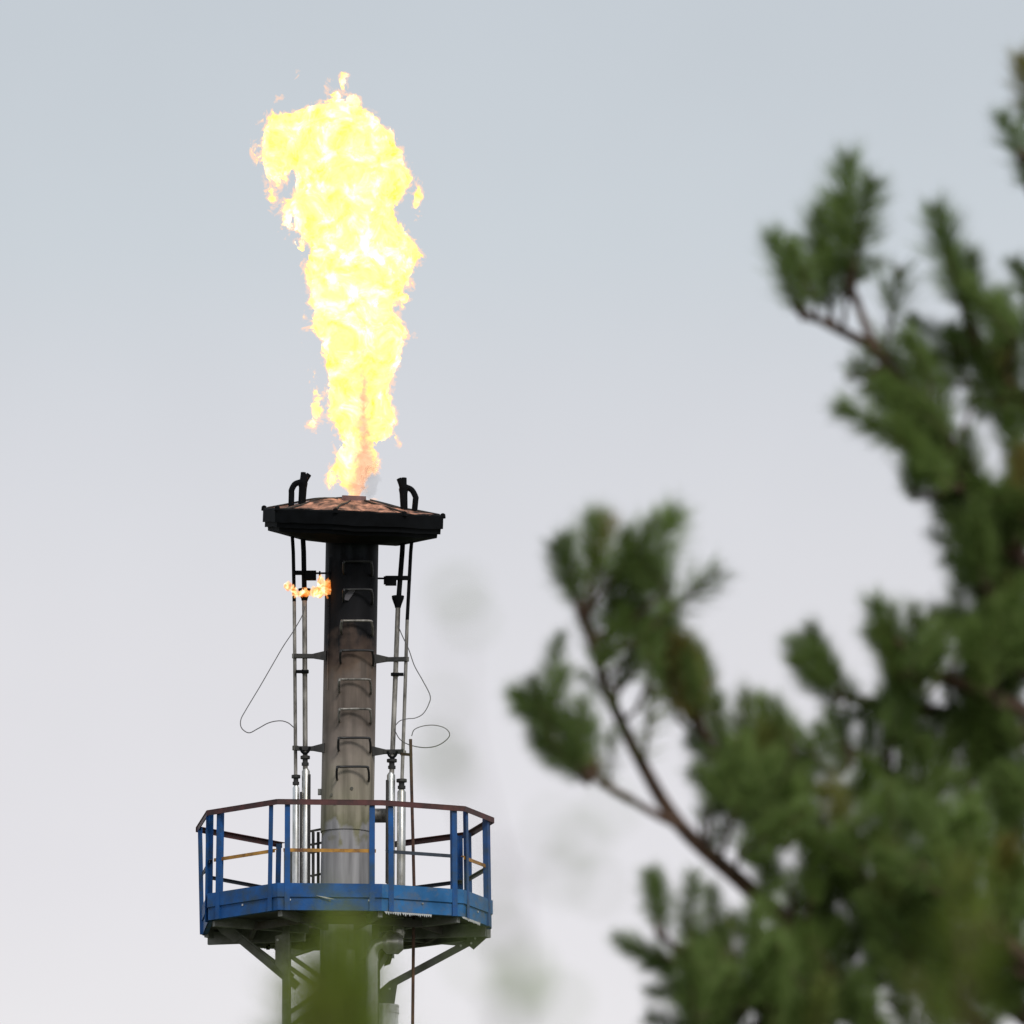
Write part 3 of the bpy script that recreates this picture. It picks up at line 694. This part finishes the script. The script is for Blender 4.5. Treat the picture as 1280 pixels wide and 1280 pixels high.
t.links.new(pvn.outputs[0], N('ShaderNodeOutputMaterial', t).inputs['Volume'])
smo = bpy.data.objects.new('smoke', np_mesh('smoke', V - np.array(c0), Q, sm)); smo.location = c0; col.objects.link(smo)
tag(smo, 'thin grey smoke beside the foot of the tall flame', 'smoke', kind='stuff')

# ------------------------------------------------------------------ pines
def leaf_mat(name, base, tipc, trans=.25):
    m = bpy.data.materials.new(name); m.use_nodes = True; t = m.node_tree; L = t.links; b = t.nodes['Principled BSDF']
    oi = N('ShaderNodeObjectInfo', t); cr = N('ShaderNodeValToRGB', t); L.new(oi.outputs['Random'], cr.inputs[0])
    ee = cr.color_ramp.elements; st = [(0, tuple(c * .70 for c in base)), (.35, base), (.72, tuple(c * 1.25 for c in base)), (.90, tuple(c * 1.1 for c in base)), (1.0, tipc)]
    ee[0].color = (*st[0][1], 1); ee[1].color = (*st[-1][1], 1)
    for p_, c_ in st[1:-1]: ee.new(p_).color = (*c_, 1)
    L.new(cr.outputs[0], b.inputs['Base Color']); b.inputs['Roughness'].default_value = .55; b.inputs['Specular IOR Level'].default_value = .35
    return m
needle_m = leaf_mat('pine_needles', (.138, .205, .046), (.26, .20, .045))
needle_y = leaf_mat('young_pine_needles', (.19, .25, .032), (.20, .24, .035))
twig_m = mat('pine_bark', (.085, .05, .036), .9, 0, .4, 40, (.13, .07, .04), .45, 20)
bark_m = mat('trunk_bark', (.14, .075, .045), .9, 0, .4, 14, (.05, .035, .028), .5, 9, bump=.6)
bud_m = mat('bud_scale', (.16, .09, .05), .8, 0, .3, 40)
leafm = leaf_mat('sapling_leaf', (.21, .30, .07), (.25, .30, .09))

def shoot_mesh(seed, L=.15, n=340, nl=.070, spread=1.0, mats=(needle_m, twig_m, bud_m)):
    r_ = random.Random(seed); mb = MB()
    bend = Vector((r_.uniform(-.012, .012), r_.uniform(-.012, .012), 0))
    ax = lambda u: Vector((0, 0, L * u)) + bend * (u * u)
    mb.tube([ax(0), ax(.35), ax(.7), ax(1)], [.0032, .0028, .0024, .002], 6, mi=1)
    mb.tube([ax(1), ax(1) + Vector((0, 0, .004)), ax(1) + Vector((0, 0, .011))], [.003, .0034, .0006], 6, mi=2)
    for i in range(n):
        u = r_.random() ** .85; a = r_.uniform(0, 2 * math.pi)
        th = R(70 - 30 * u + r_.gauss(0, 13)) * spread
        ln = nl * (.72 + .28 * math.sin(math.pi * min(1, u * 1.1))) * r_.uniform(.5, 1.12)
        rad = Vector((math.cos(a), math.sin(a), 0)); d = (rad * math.sin(th) + Vector((0, 0, 1)) * math.cos(th)).normalized()
        b0 = ax(u) + rad * .002; mid = b0 + d * ln * .5; tip_ = b0 + d * ln + Vector((0, 0, 1)) * ln * .10
        s1 = d.orthogonal().normalized(); s2 = d.cross(s1); wd = .00085
        V_ = []
        for c, q in ((b0, .8), (mid, 1.0)):
            for k in range(3):
                an = 2 * math.pi * k / 3; V_.append(c + (s1 * math.cos(an) + s2 * math.sin(an)) * wd * q)
        V_.append(tip_)
        F_ = [(k, (k + 1) % 3, 3 + (k + 1) % 3, 3 + k) for k in range(3)] + [(3 + k, 3 + (k + 1) % 3, 6) for k in range(3)]
        mb.add(V_, F_, 0)
    me = bpy.data.meshes.new('needle_shoot'); me.from_pydata([tuple(p) for p in mb.v], [], mb.f)
    for m_ in mats: me.materials.append(m_)
    me.polygons.foreach_set('material_index', mb.m)
    return me
SH = [shoot_mesh(s_) for s_ in range(7)]
SH_thin = [shoot_mesh(50 + s_, n=165) for s_ in range(3)]
SHV = [shoot_mesh(120 + s_, n=90, mats=(needle_y, twig_m, bud_m)) for s_ in range(2)]
SHY = [shoot_mesh(80 + s_, n=190, mats=(needle_y, twig_m, bud_m)) for s_ in range(3)]

def put_shoot(parent, me, p, d, scale):
    o = bpy.data.objects.new('needle_shoot', me); col.objects.link(o); o.parent = parent
    q = Vector(d).to_track_quat('Z', 'Y') @ Quaternion((0, 0, 1), random.uniform(0, 6.28))
    o.matrix_local = Matrix.Translation(Vector(p) - wloc(parent)) @ q.to_matrix().to_4x4() @ Matrix.Scale(scale, 4)
    return o

YP = 20.0; MP = mpp(YP)
TX = 1440
trunk_b = Vector((at(TX, 1280, YP + .3).x, YP + .3, 0))
pine = thing('pine_tree', trunk_b, 'large dark green pine with dense needle boughs filling the right side', 'pine tree')
ztop = at(TX, -150, YP).z
mb = MB(); tp = []
for k in range(15):
    f_ = k / 14; tp.append(Vector((trunk_b.x + .03 * math.sin(f_ * 5), trunk_b.y + .03 * math.cos(f_ * 4), ztop * f_)))
mb.tube(tp, [.115 * (1 - .85 * k / 14) + .012 + (.05 if k == 0 else 0) for k in range(15)], 16)
mb.build('trunk', bark_m, pine)
BOUGHS = {
 'A': ([(1440, 1010), (1330, 800), (1270, 690), (1215, 600), (1150, 510), (1095, 440), (1040, 408), (992, 385)], .0, [(1095, 440, 1072, 380), (1072, 380, 1058, 345)]),
 'B': ([(1440, 800), (1340, 600), (1270, 490), (1222, 440), (1205, 380)], .15, []),
 'C': ([(1440, 520), (1345, 330), (1290, 235), (1275, 190)], .1, []),
 'D': ([(1440, 1010), (1280, 918), (1180, 893), (1100, 880), (1042, 866)], .35, []),
 'E': ([(1440, 1620), (1180, 1370), (1085, 1275), (1000, 1170), (930, 1105), (850, 1032), (800, 950), (762, 870), (742, 810), (722, 752)], -.1, [(850, 1032, 790, 1000), (790, 1000, 740, 968), (740, 968, 690, 925)]),
 'F': ([(1440, 1430), (1220, 1210), (1060, 1090), (960, 1010), (905, 950), (862, 890)], .05, []),
 'G': ([(1440, 1280), (1290, 1110), (1180, 1020), (1100, 960), (1050, 930)], .25, []),
 'H': ([(1440, 1680), (1150, 1410), (960, 1260), (870, 1205), (820, 1165)], -.2, []),
 'I': ([(1440, 1160), (1350, 930), (1260, 780), (1215, 690)], .2, []),
 'J': ([(1440, 1450), (1330, 1260), (1230, 1150), (1150, 1080)], -.05, []),
 'K': ([(1440, 1090), (1330, 930), (1240, 870), (1160, 840), (1120, 800)], .1, []),
 'L': ([(1440, 1600), (1300, 1380), (1180, 1230), (1090, 1170)], .15, []),
}
# shoots read from the photograph: bough, base, tip, thin?, scale
SHOOTS = [('A', 996, 392, 968, 285), ('A', 1008, 396, 985, 300), ('A', 1040, 405, 1016, 258), ('A', 1036, 390, 1022, 290), ('A', 1058, 350, 1058, 188), ('A', 1066, 340, 1092, 215), ('A', 1060, 372, 1050, 240), ('A', 1062, 350, 1112, 322, 1),
 ('A', 1100, 470, 1130, 330, 1), ('A', 1150, 505, 1085, 500), ('A', 1165, 545, 1078, 525), ('A', 1150, 510, 1145, 430), ('A', 1180, 570, 1110, 470), ('A', 1195, 590, 1130, 560, 1), ('A', 1180, 560, 1180, 470), ('A', 1215, 610, 1165, 620, 1), ('A', 1140, 500, 1055, 450, 1),
 ('A', 1090, 440, 1110, 420, 1), ('A', 1230, 630, 1200, 530), ('A', 1200, 590, 1120, 600, 1),
 ('B', 1205, 390, 1163, 252), ('B', 1210, 400, 1190, 300), ('B', 1220, 410, 1212, 310), ('B', 1190, 430, 1132, 395), ('B', 1200, 445, 1150, 440), ('B', 1225, 430, 1175, 410), ('B', 1270, 490, 1225, 450), ('B', 1262, 480, 1262, 390), ('B', 1285, 480, 1290, 380), ('B', 1290, 540, 1240, 500), ('B', 1275, 500, 1215, 520, 1),
 ('C', 1288, 235, 1256, 135), ('C', 1296, 210, 1285, 120), ('C', 1300, 170, 1272, 62), ('C', 1310, 150, 1300, 60), ('C', 1300, 400, 1268, 315), ('C', 1295, 420, 1290, 330),
 ('D', 1045, 868, 1005, 785), ('D', 1055, 872, 1020, 800), ('D', 1045, 868, 985, 815), ('D', 1075, 876, 1060, 840, 1), ('D', 1110, 882, 1050, 905), ('D', 1130, 885, 1090, 905, 1), ('D', 1180, 893, 1150, 940), ('D', 1200, 900, 1180, 850, 1), ('D', 1240, 905, 1200, 950, 1),
 ('K', 1125, 850, 1085, 745), ('K', 1130, 850, 1110, 750), ('K', 1140, 855, 1145, 750), ('K', 1155, 855, 1180, 765), ('K', 1170, 850, 1150, 770), ('K', 1140, 865, 1190, 800), ('K', 1120, 850, 1098, 770), ('K', 1120, 865, 1115, 790), ('K', 1150, 870, 1130, 800),
 ('E', 722, 758, 685, 672), ('E', 725, 755, 702, 660), ('E', 735, 745, 745, 632), ('E', 742, 750, 760, 640), ('E', 760, 790, 772, 690), ('E', 765, 800, 800, 690), ('E', 780, 770, 853, 638), ('E', 800, 800, 905, 712, 1), ('E', 790, 790, 835, 690, 1), ('E', 750, 830, 730, 740), ('E', 690, 838, 697, 785, 0, .62), ('E', 770, 860, 815, 760),
 ('E', 685, 920, 637, 860), ('E', 690, 922, 660, 838), ('E', 720, 960, 715, 890), ('E', 745, 970, 735, 890), ('E', 700, 935, 690, 930, 1), ('E', 760, 975, 770, 900, 1), ('E', 755, 870, 720, 830, 1), ('E', 805, 950, 820, 850, 1), ('E', 735, 965, 690, 900), ('E', 790, 840, 800, 760),
 ('F', 862, 900, 835, 770), ('F', 870, 905, 850, 790), ('F', 860, 890, 885, 815), ('F', 850, 880, 820, 800), ('F', 905, 950, 890, 865), ('F', 920, 960, 935, 858), ('F', 940, 980, 965, 870), ('F', 880, 930, 860, 880), ('F', 900, 960, 850, 920), ('F', 900, 990, 870, 980), ('F', 960, 1010, 990, 905), ('F', 950, 1000, 960, 920),
 ('F', 900, 980, 910, 900), ('F', 870, 960, 850, 970, 1), ('F', 915, 1010, 870, 1020, 1),
 ('G', 1050, 935, 1035, 880), ('G', 1060, 950, 1050, 890), ('G', 1080, 960, 1085, 900), ('G', 1100, 965, 1110, 900), ('G', 1120, 975, 1150, 915), ('G', 1040, 940, 1010, 900), ('G', 1150, 1010, 1190, 940), ('G', 1030, 960, 985, 950), ('G', 1060, 990, 1010, 990),
 ('H', 822, 1165, 812, 1078), ('H', 830, 1170, 825, 1085), ('H', 862, 1175, 860, 1085), ('H', 830, 1195, 760, 1165), ('H', 835, 1205, 775, 1180), ('H', 870, 1210, 800, 1200), ('H', 880, 1240, 800, 1240), ('H', 890, 1290, 800, 1270), ('H', 900, 1240, 860, 1160), ('H', 920, 1250, 900, 1150), ('H', 880, 1310, 810, 1300)]
# dense inner foliage: bough-filling clusters (cx, cy, rx, ry, count, mean direction)
CLUST = [(1235, 640, 45, 70, 18, -100), (1240, 790, 48, 80, 22, -105), (1200, 700, 25, 40, 7, -110), (1245, 890, 40, 45, 8, -100), (960, 960, 75, 60, 16, -95), (1010, 1050, 80, 55, 16, -100), (1130, 1000, 70, 45, 12, -95), (950, 1170, 90, 60, 20, -105),
         (1080, 1130, 90, 60, 20, -100), (1210, 1080, 70, 60, 16, -95), (1180, 1200, 90, 60, 16, -100), (1030, 1230, 90, 55, 18, -100), (880, 1260, 70, 45, 12, -110), (1250, 480, 35, 45, 6, -100), (1240, 990, 40, 40, 6, -95), (900, 1000, 40, 40, 5, -110), (1120, 500, 42, 40, 8, -125), (1170, 565, 35, 40, 8, -115), (1140, 450, 30, 30, 3, -100), (1225, 425, 35, 40, 6, -105), (800, 800, 50, 50, 4, -80), (715, 935, 30, 25, 3, -115), (1025, 350, 35, 40, 2, -95), (1250, 1235, 40, 40, 8, -95), (1130, 1265, 70, 30, 8, -95), (960, 1270, 70, 30, 8, -100), (1262, 1130, 25, 50, 6, -95), (1010, 830, 25, 25, 3, -110), (1130, 830, 40, 40, 5, -95), (860, 850, 30, 40, 4, -90), (1130, 900, 60, 22, 6, -90), (1235, 930, 38, 28, 7, -95), (765, 720, 55, 45, 4, -80), (688, 885, 28, 28, 3, -120), (1240, 700, 40, 60, 6, -100), (1170, 1110, 80, 50, 8, -95), (1220, 865, 50, 35, 7, -95), (1170, 925, 50, 25, 5, -90), (1265, 600, 20, 60, 5, -95), (1265, 1010, 20, 40, 5, -95)]
HOLES = [(925, 980, 15), (1085, 1012, 16), (1230, 1192, 16), (955, 1108, 14), (880, 1050, 28), (1225, 970, 14), (1260, 1060, 8), (1240, 575, 22), (1205, 480, 14), (1160, 960, 12)]
def holed(x, y): return any((x - a) ** 2 + (y - b) ** 2 < r * r for a, b, r in HOLES)
paths = {}
for k, (pp, dy, subs) in BOUGHS.items():
    n = len(pp); pts3 = []
    for i, (x, y) in enumerate(pp):
        f_ = i / (n - 1); pts3.append(at(x, y, YP + .3 * (1 - f_) + dy * f_))
    mb = MB(); sp3 = smooth_path(pts3, 5); m_ = len(sp3)
    mb.tube(sp3, [.0235 * (1 - .78 * i / m_) for i in range(m_)], 8)
    for (xa, ya, xb, yb) in subs:
        mb.tube([at(xa, ya, YP + dy * .8), at((xa + xb) / 2, (ya + yb) / 2 + 2, YP + dy * .85), at(xb, yb, YP + dy * .9)], [.0095, .008, .007], 7)
    nodes = [((x, y), p) for (x, y), p in zip(pp, pts3)]
    dense = []
    for i in range(n - 1):
        for t_ in np.linspace(0, 1, 6)[:-1]: dense.append((pp[i][0] * (1 - t_) + pp[i + 1][0] * t_, pp[i][1] * (1 - t_) + pp[i + 1][1] * t_, pts3[i].lerp(pts3[i + 1], float(t_))))
    for (xa, ya, xb, yb) in subs:
        for t_ in (0, .33, .66, 1): dense.append((xa + (xb - xa) * t_, ya + (yb - ya) * t_, at(xa + (xb - xa) * t_, ya + (yb - ya) * t_, YP + dy * .87)))
    paths[k] = dict(mb=mb, dense=dense, dy=dy, shoots=[])
def nearest(k, x, y):
    return min(paths[k]['dense'], key=lambda q: (q[0] - x) ** 2 + (q[1] - y - 25) ** 2)
def plan(k, x0_, y0_, x1_, y1_, thin=0, sc_=None, dj=.05, main=True):
    q = nearest(k, x0_, y0_); Yb = q[2].y + random.uniform(-dj, dj)
    b_ = at(x0_, y0_, Yb); ln = math.hypot(x1_ - x0_, y1_ - y0_) * MP
    t_ = at(x1_, y1_, Yb + random.uniform(-.35, .35) * ln)
    d = t_ - b_
    s_ = sc_ if sc_ else max(.62, min(1.15, (ln - .018) / .15))
    bb = t_ - d.normalized() * (.15 * s_ + .018)
    paths[k]['shoots'].append((bb, d, s_, thin, main))
    mid = q[2].lerp(bb, .5) + Vector((0, 0, -.012))
    paths[k]['mb'].tube([q[2], mid, bb + d.normalized() * .01], [.0055, .0045, .0034], 6)
for s_ in SHOOTS: plan(*s_)
for (cx, cy, rx, ry, cnt, ang) in CLUST:
    c = 0; tries = 0
    while c < cnt and tries < 400:
        tries += 1
        a_ = random.uniform(0, 6.28); r_ = math.sqrt(random.random()); x = cx + rx * r_ * math.cos(a_); y = cy + ry * r_ * math.sin(a_)
        if holed(x, y): continue
        an = R(ang + random.gauss(0, 32)); ln = random.uniform(85, 112)
        xt, yt = x + math.cos(an) * ln / 2, y + math.sin(an) * ln / 2; xb, yb = x - math.cos(an) * ln / 2, y - math.sin(an) * ln / 2
        if holed(xt, yt): continue
        k = min(paths, key=lambda kk: min((q[0] - xb) ** 2 + (q[1] - yb) ** 2 for q in paths[kk]['dense']))
        plan(k, xb, yb, xt, yt, 1 if random.random() < .2 else 0, None, .12, False); c += 1
boughs = {k: d_['mb'].build('bough', twig_m, pine) for k, d_ in paths.items()}
ordered = [(k, q) for k, d_ in paths.items() for q in d_['shoots']]
named = [t_ for t_ in ordered if t_[1][4]]; rest = [t_ for t_ in ordered if not t_[1][4]]
random.shuffle(rest)
one_by_one = (named + rest)[:300]; inner = (named + rest)[300:]
for k, (bb, d, s_, thin, _m) in one_by_one:
    put_shoot(boughs[k], random.choice(SH_thin if thin else SH), bb, d, s_)
# the shoots past three hundred: one joined mass of real needles
def arrays(me):
    co = np.empty(len(me.vertices) * 3, np.float32); me.vertices.foreach_get('co', co)
    lv = np.empty(len(me.loops), np.int32); me.loops.foreach_get('vertex_index', lv)
    lt = np.empty(len(me.polygons), np.int32); me.polygons.foreach_get('loop_total', lt)
    mi = np.empty(len(me.polygons), np.int32); me.polygons.foreach_get('material_index', mi)
    return co.reshape(-1, 3), lv, lt, mi
AR = [arrays(m_) for m_ in SH]
VS, LV, LT, MI = [], [], [], []; nv = 0; o0 = wloc(pine)
for k, (bb, d, s_, thin, _m) in inner:
    co, lv, lt, mi = random.choice(AR)
    rot = np.array((Vector(d).to_track_quat('Z', 'Y') @ Quaternion((0, 0, 1), random.uniform(0, 6.28))).to_matrix())
    VS.append(co @ rot.T * s_ + np.array(bb - o0)); LV.append(lv + nv); LT.append(lt); MI.append(mi); nv += len(co)
if VS:
    VS, LV, LT, MI = (np.concatenate(q) for q in (VS, LV, LT, MI))
    me = bpy.data.meshes.new('inner_foliage'); me.vertices.add(len(VS)); me.vertices.foreach_set('co', VS.astype(np.float32).reshape(-1))
    me.loops.add(len(LV)); me.loops.foreach_set('vertex_index', LV.astype(np.int32)); me.polygons.add(len(LT))
    me.polygons.foreach_set('loop_start', np.concatenate([[0], np.cumsum(LT)[:-1]]).astype(np.int32)); me.polygons.foreach_set('loop_total', LT.astype(np.int32))
    for m_ in (needle_m, twig_m, bud_m): me.materials.append(m_)
    me.polygons.foreach_set('material_index', MI.astype(np.int32)); me.update(calc_edges=True)
    io = bpy.data.objects.new('inner_foliage', me); col.objects.link(io); io.parent = pine; io['kind'] = 'stuff'

# near, strongly blurred young pines
def young_pine(px, py, Yd, label, shoots, MS=None):
    MS = MS or SHY
    tip_ = at(px, py, Yd); b_ = Vector((tip_.x + .05, Yd + .03, 0))
    o = thing('young_pine', b_, label, 'pine tree', None)
    st = []
    for k in range(9):
        f_ = k / 8; st.append(b_.lerp(tip_, f_) + Vector((.02 * math.sin(4 * f_) * (1 - f_), 0, 0)))
    tr = MB().tube(st, [.022 * (1 - .9 * k / 8) + .002 for k in range(9)], 8).build('trunk', twig_m, o)
    for (xa, ya, xb, yb, s_) in shoots:
        p, q = at(xa, ya, Yd), at(xb, yb, Yd + random.uniform(-.04, .04))
        put_shoot(tr, random.choice(MS), p, q - p, s_)
    # whorls further down the stem
    for z_ in np.arange(.5, tip_.z - .45, .3):
        f_ = z_ / tip_.z; c_ = b_.lerp(tip_, float(f_))
        for k in range(5):
            a_ = k * 1.257 + z_ * 3; d = Vector((math.cos(a_), math.sin(a_), .7)).normalized(); L_ = .16 + .35 * (1 - f_)
            br = MB().tube([c_, c_ + d * L_ * .6, c_ + d * L_ + Vector((0, 0, .03))], [.006, .004, .003], 6).build('branch', twig_m, o)
            put_shoot(br, random.choice(MS), c_ + d * L_ * .75, d + Vector((0, 0, .4)), .9); put_shoot(br, random.choice(MS), c_ + d * L_ * .4, d + Vector((0, 0, .8)), .7)
    return o
young_pine(425, 1250, 8.6, 'faint yellow-green young pine tip, the most blurred one, before the platform underside',
           [(428, 1360, 438, 1100, .9), (425, 1400, 402, 1150, .85), (425, 1430, 366, 1190, .9), (430, 1420, 462, 1190, .75), (425, 1460, 388, 1230, .9), (428, 1450, 432, 1220, .95), (425, 1490, 345, 1260, .8)])
young_pine(1205, 1150, 9.5, 'blurred yellowish green young pine tip among the lower right boughs',
           [(1200, 1290, 1205, 1060, .9), (1200, 1330, 1250, 1130, .8), (1195, 1400, 1140, 1200, .8)], SHV)
young_pine(428, 1255, 12.0, 'small dark green pine crown below the platform supports',
           [(428, 1350, 432, 1190, .8), (428, 1360, 398, 1225, .7), (430, 1370, 462, 1232, .7), (425, 1390, 375, 1262, .7), (430, 1400, 470, 1270, .7), (428, 1400, 425, 1240, .8), (425, 1400, 350, 1275, .7)], SH_thin)

# slender sapling with a few small leaves, close to the lens
YS = 4.6
sb = Vector((at(640, 1280, YS).x, YS, 0))
sap = thing('slender_sapling', sb, 'faint blurred sapling with sparse small leaves between platform and pine', 'sapling')
stem = [sb, Vector((sb.x + .01, YS, 1.0)), Vector((sb.x - .01, YS, 1.9)), at(640, 1250, YS), at(610, 1080, YS), at(570, 900, YS), at(572, 745, YS)]
st_o = MB().tube(smooth_path(stem, 5), [.0028 * (1 - i / 30) ** 1.5 + .0004 for i in range(31)], 6).build('stem', twig_m, sap)
def leaf(x, y, ln, wd, ang):
    c = at(x, y, YS + random.uniform(-.03, .03)); d = Vector((math.cos(ang), random.uniform(-.3, .3), math.sin(ang))).normalized(); s_ = d.cross(Vector((0, 1, .3))).normalized(); n_ = s_.cross(d)
    V_ = []; F_ = []; K = 7
    for i in range(K):
        f_ = i / (K - 1); hw = wd * math.sin(math.pi * f_ ** .8) * .5 + .0002; c_ = c + d * ln * (f_ - .5)
        V_ += [c_ - s_ * hw + n_ * hw * .4, c_, c_ + s_ * hw + n_ * hw * .4]
    for i in range(K - 1): F_ += [(3 * i, 3 * i + 1, 3 * i + 4, 3 * i + 3), (3 * i + 1, 3 * i + 2, 3 * i + 5, 3 * i + 4)]
    mb = MB().add(V_, F_); mb.build('leaf', leafm, sap)
for x, y, ln, wd in ((572, 742, .016, .010), (585, 775, .012, .008), (553, 880, .010, .006), (548, 945, .018, .013), (560, 965, .015, .012), (725, 1050, .016, .010), (760, 1010, .012, .009), (705, 1095, .014, .009), (690, 1030, .010, .007),
                     (655, 1222, .026, .017), (640, 1255, .018, .012), (700, 1250, .014, .010), (625, 1165, .016, .010), (590, 1205, .012, .008), (745, 1110, .012, .008), (610, 1120, .010, .006)):
    leaf(x, y, ln * .8, wd * .8, random.uniform(0, 6.28))
for (x, y) in ((725, 1050), (705, 1095), (548, 945), (700, 1250), (590, 1205)):
    q = min(stem[3:], key=lambda p: (p - at(x, y, YS)).length)
    MB().tube([q, at(x, y, YS)], [.0006, .0004], 5).build('twig', twig_m, sap)
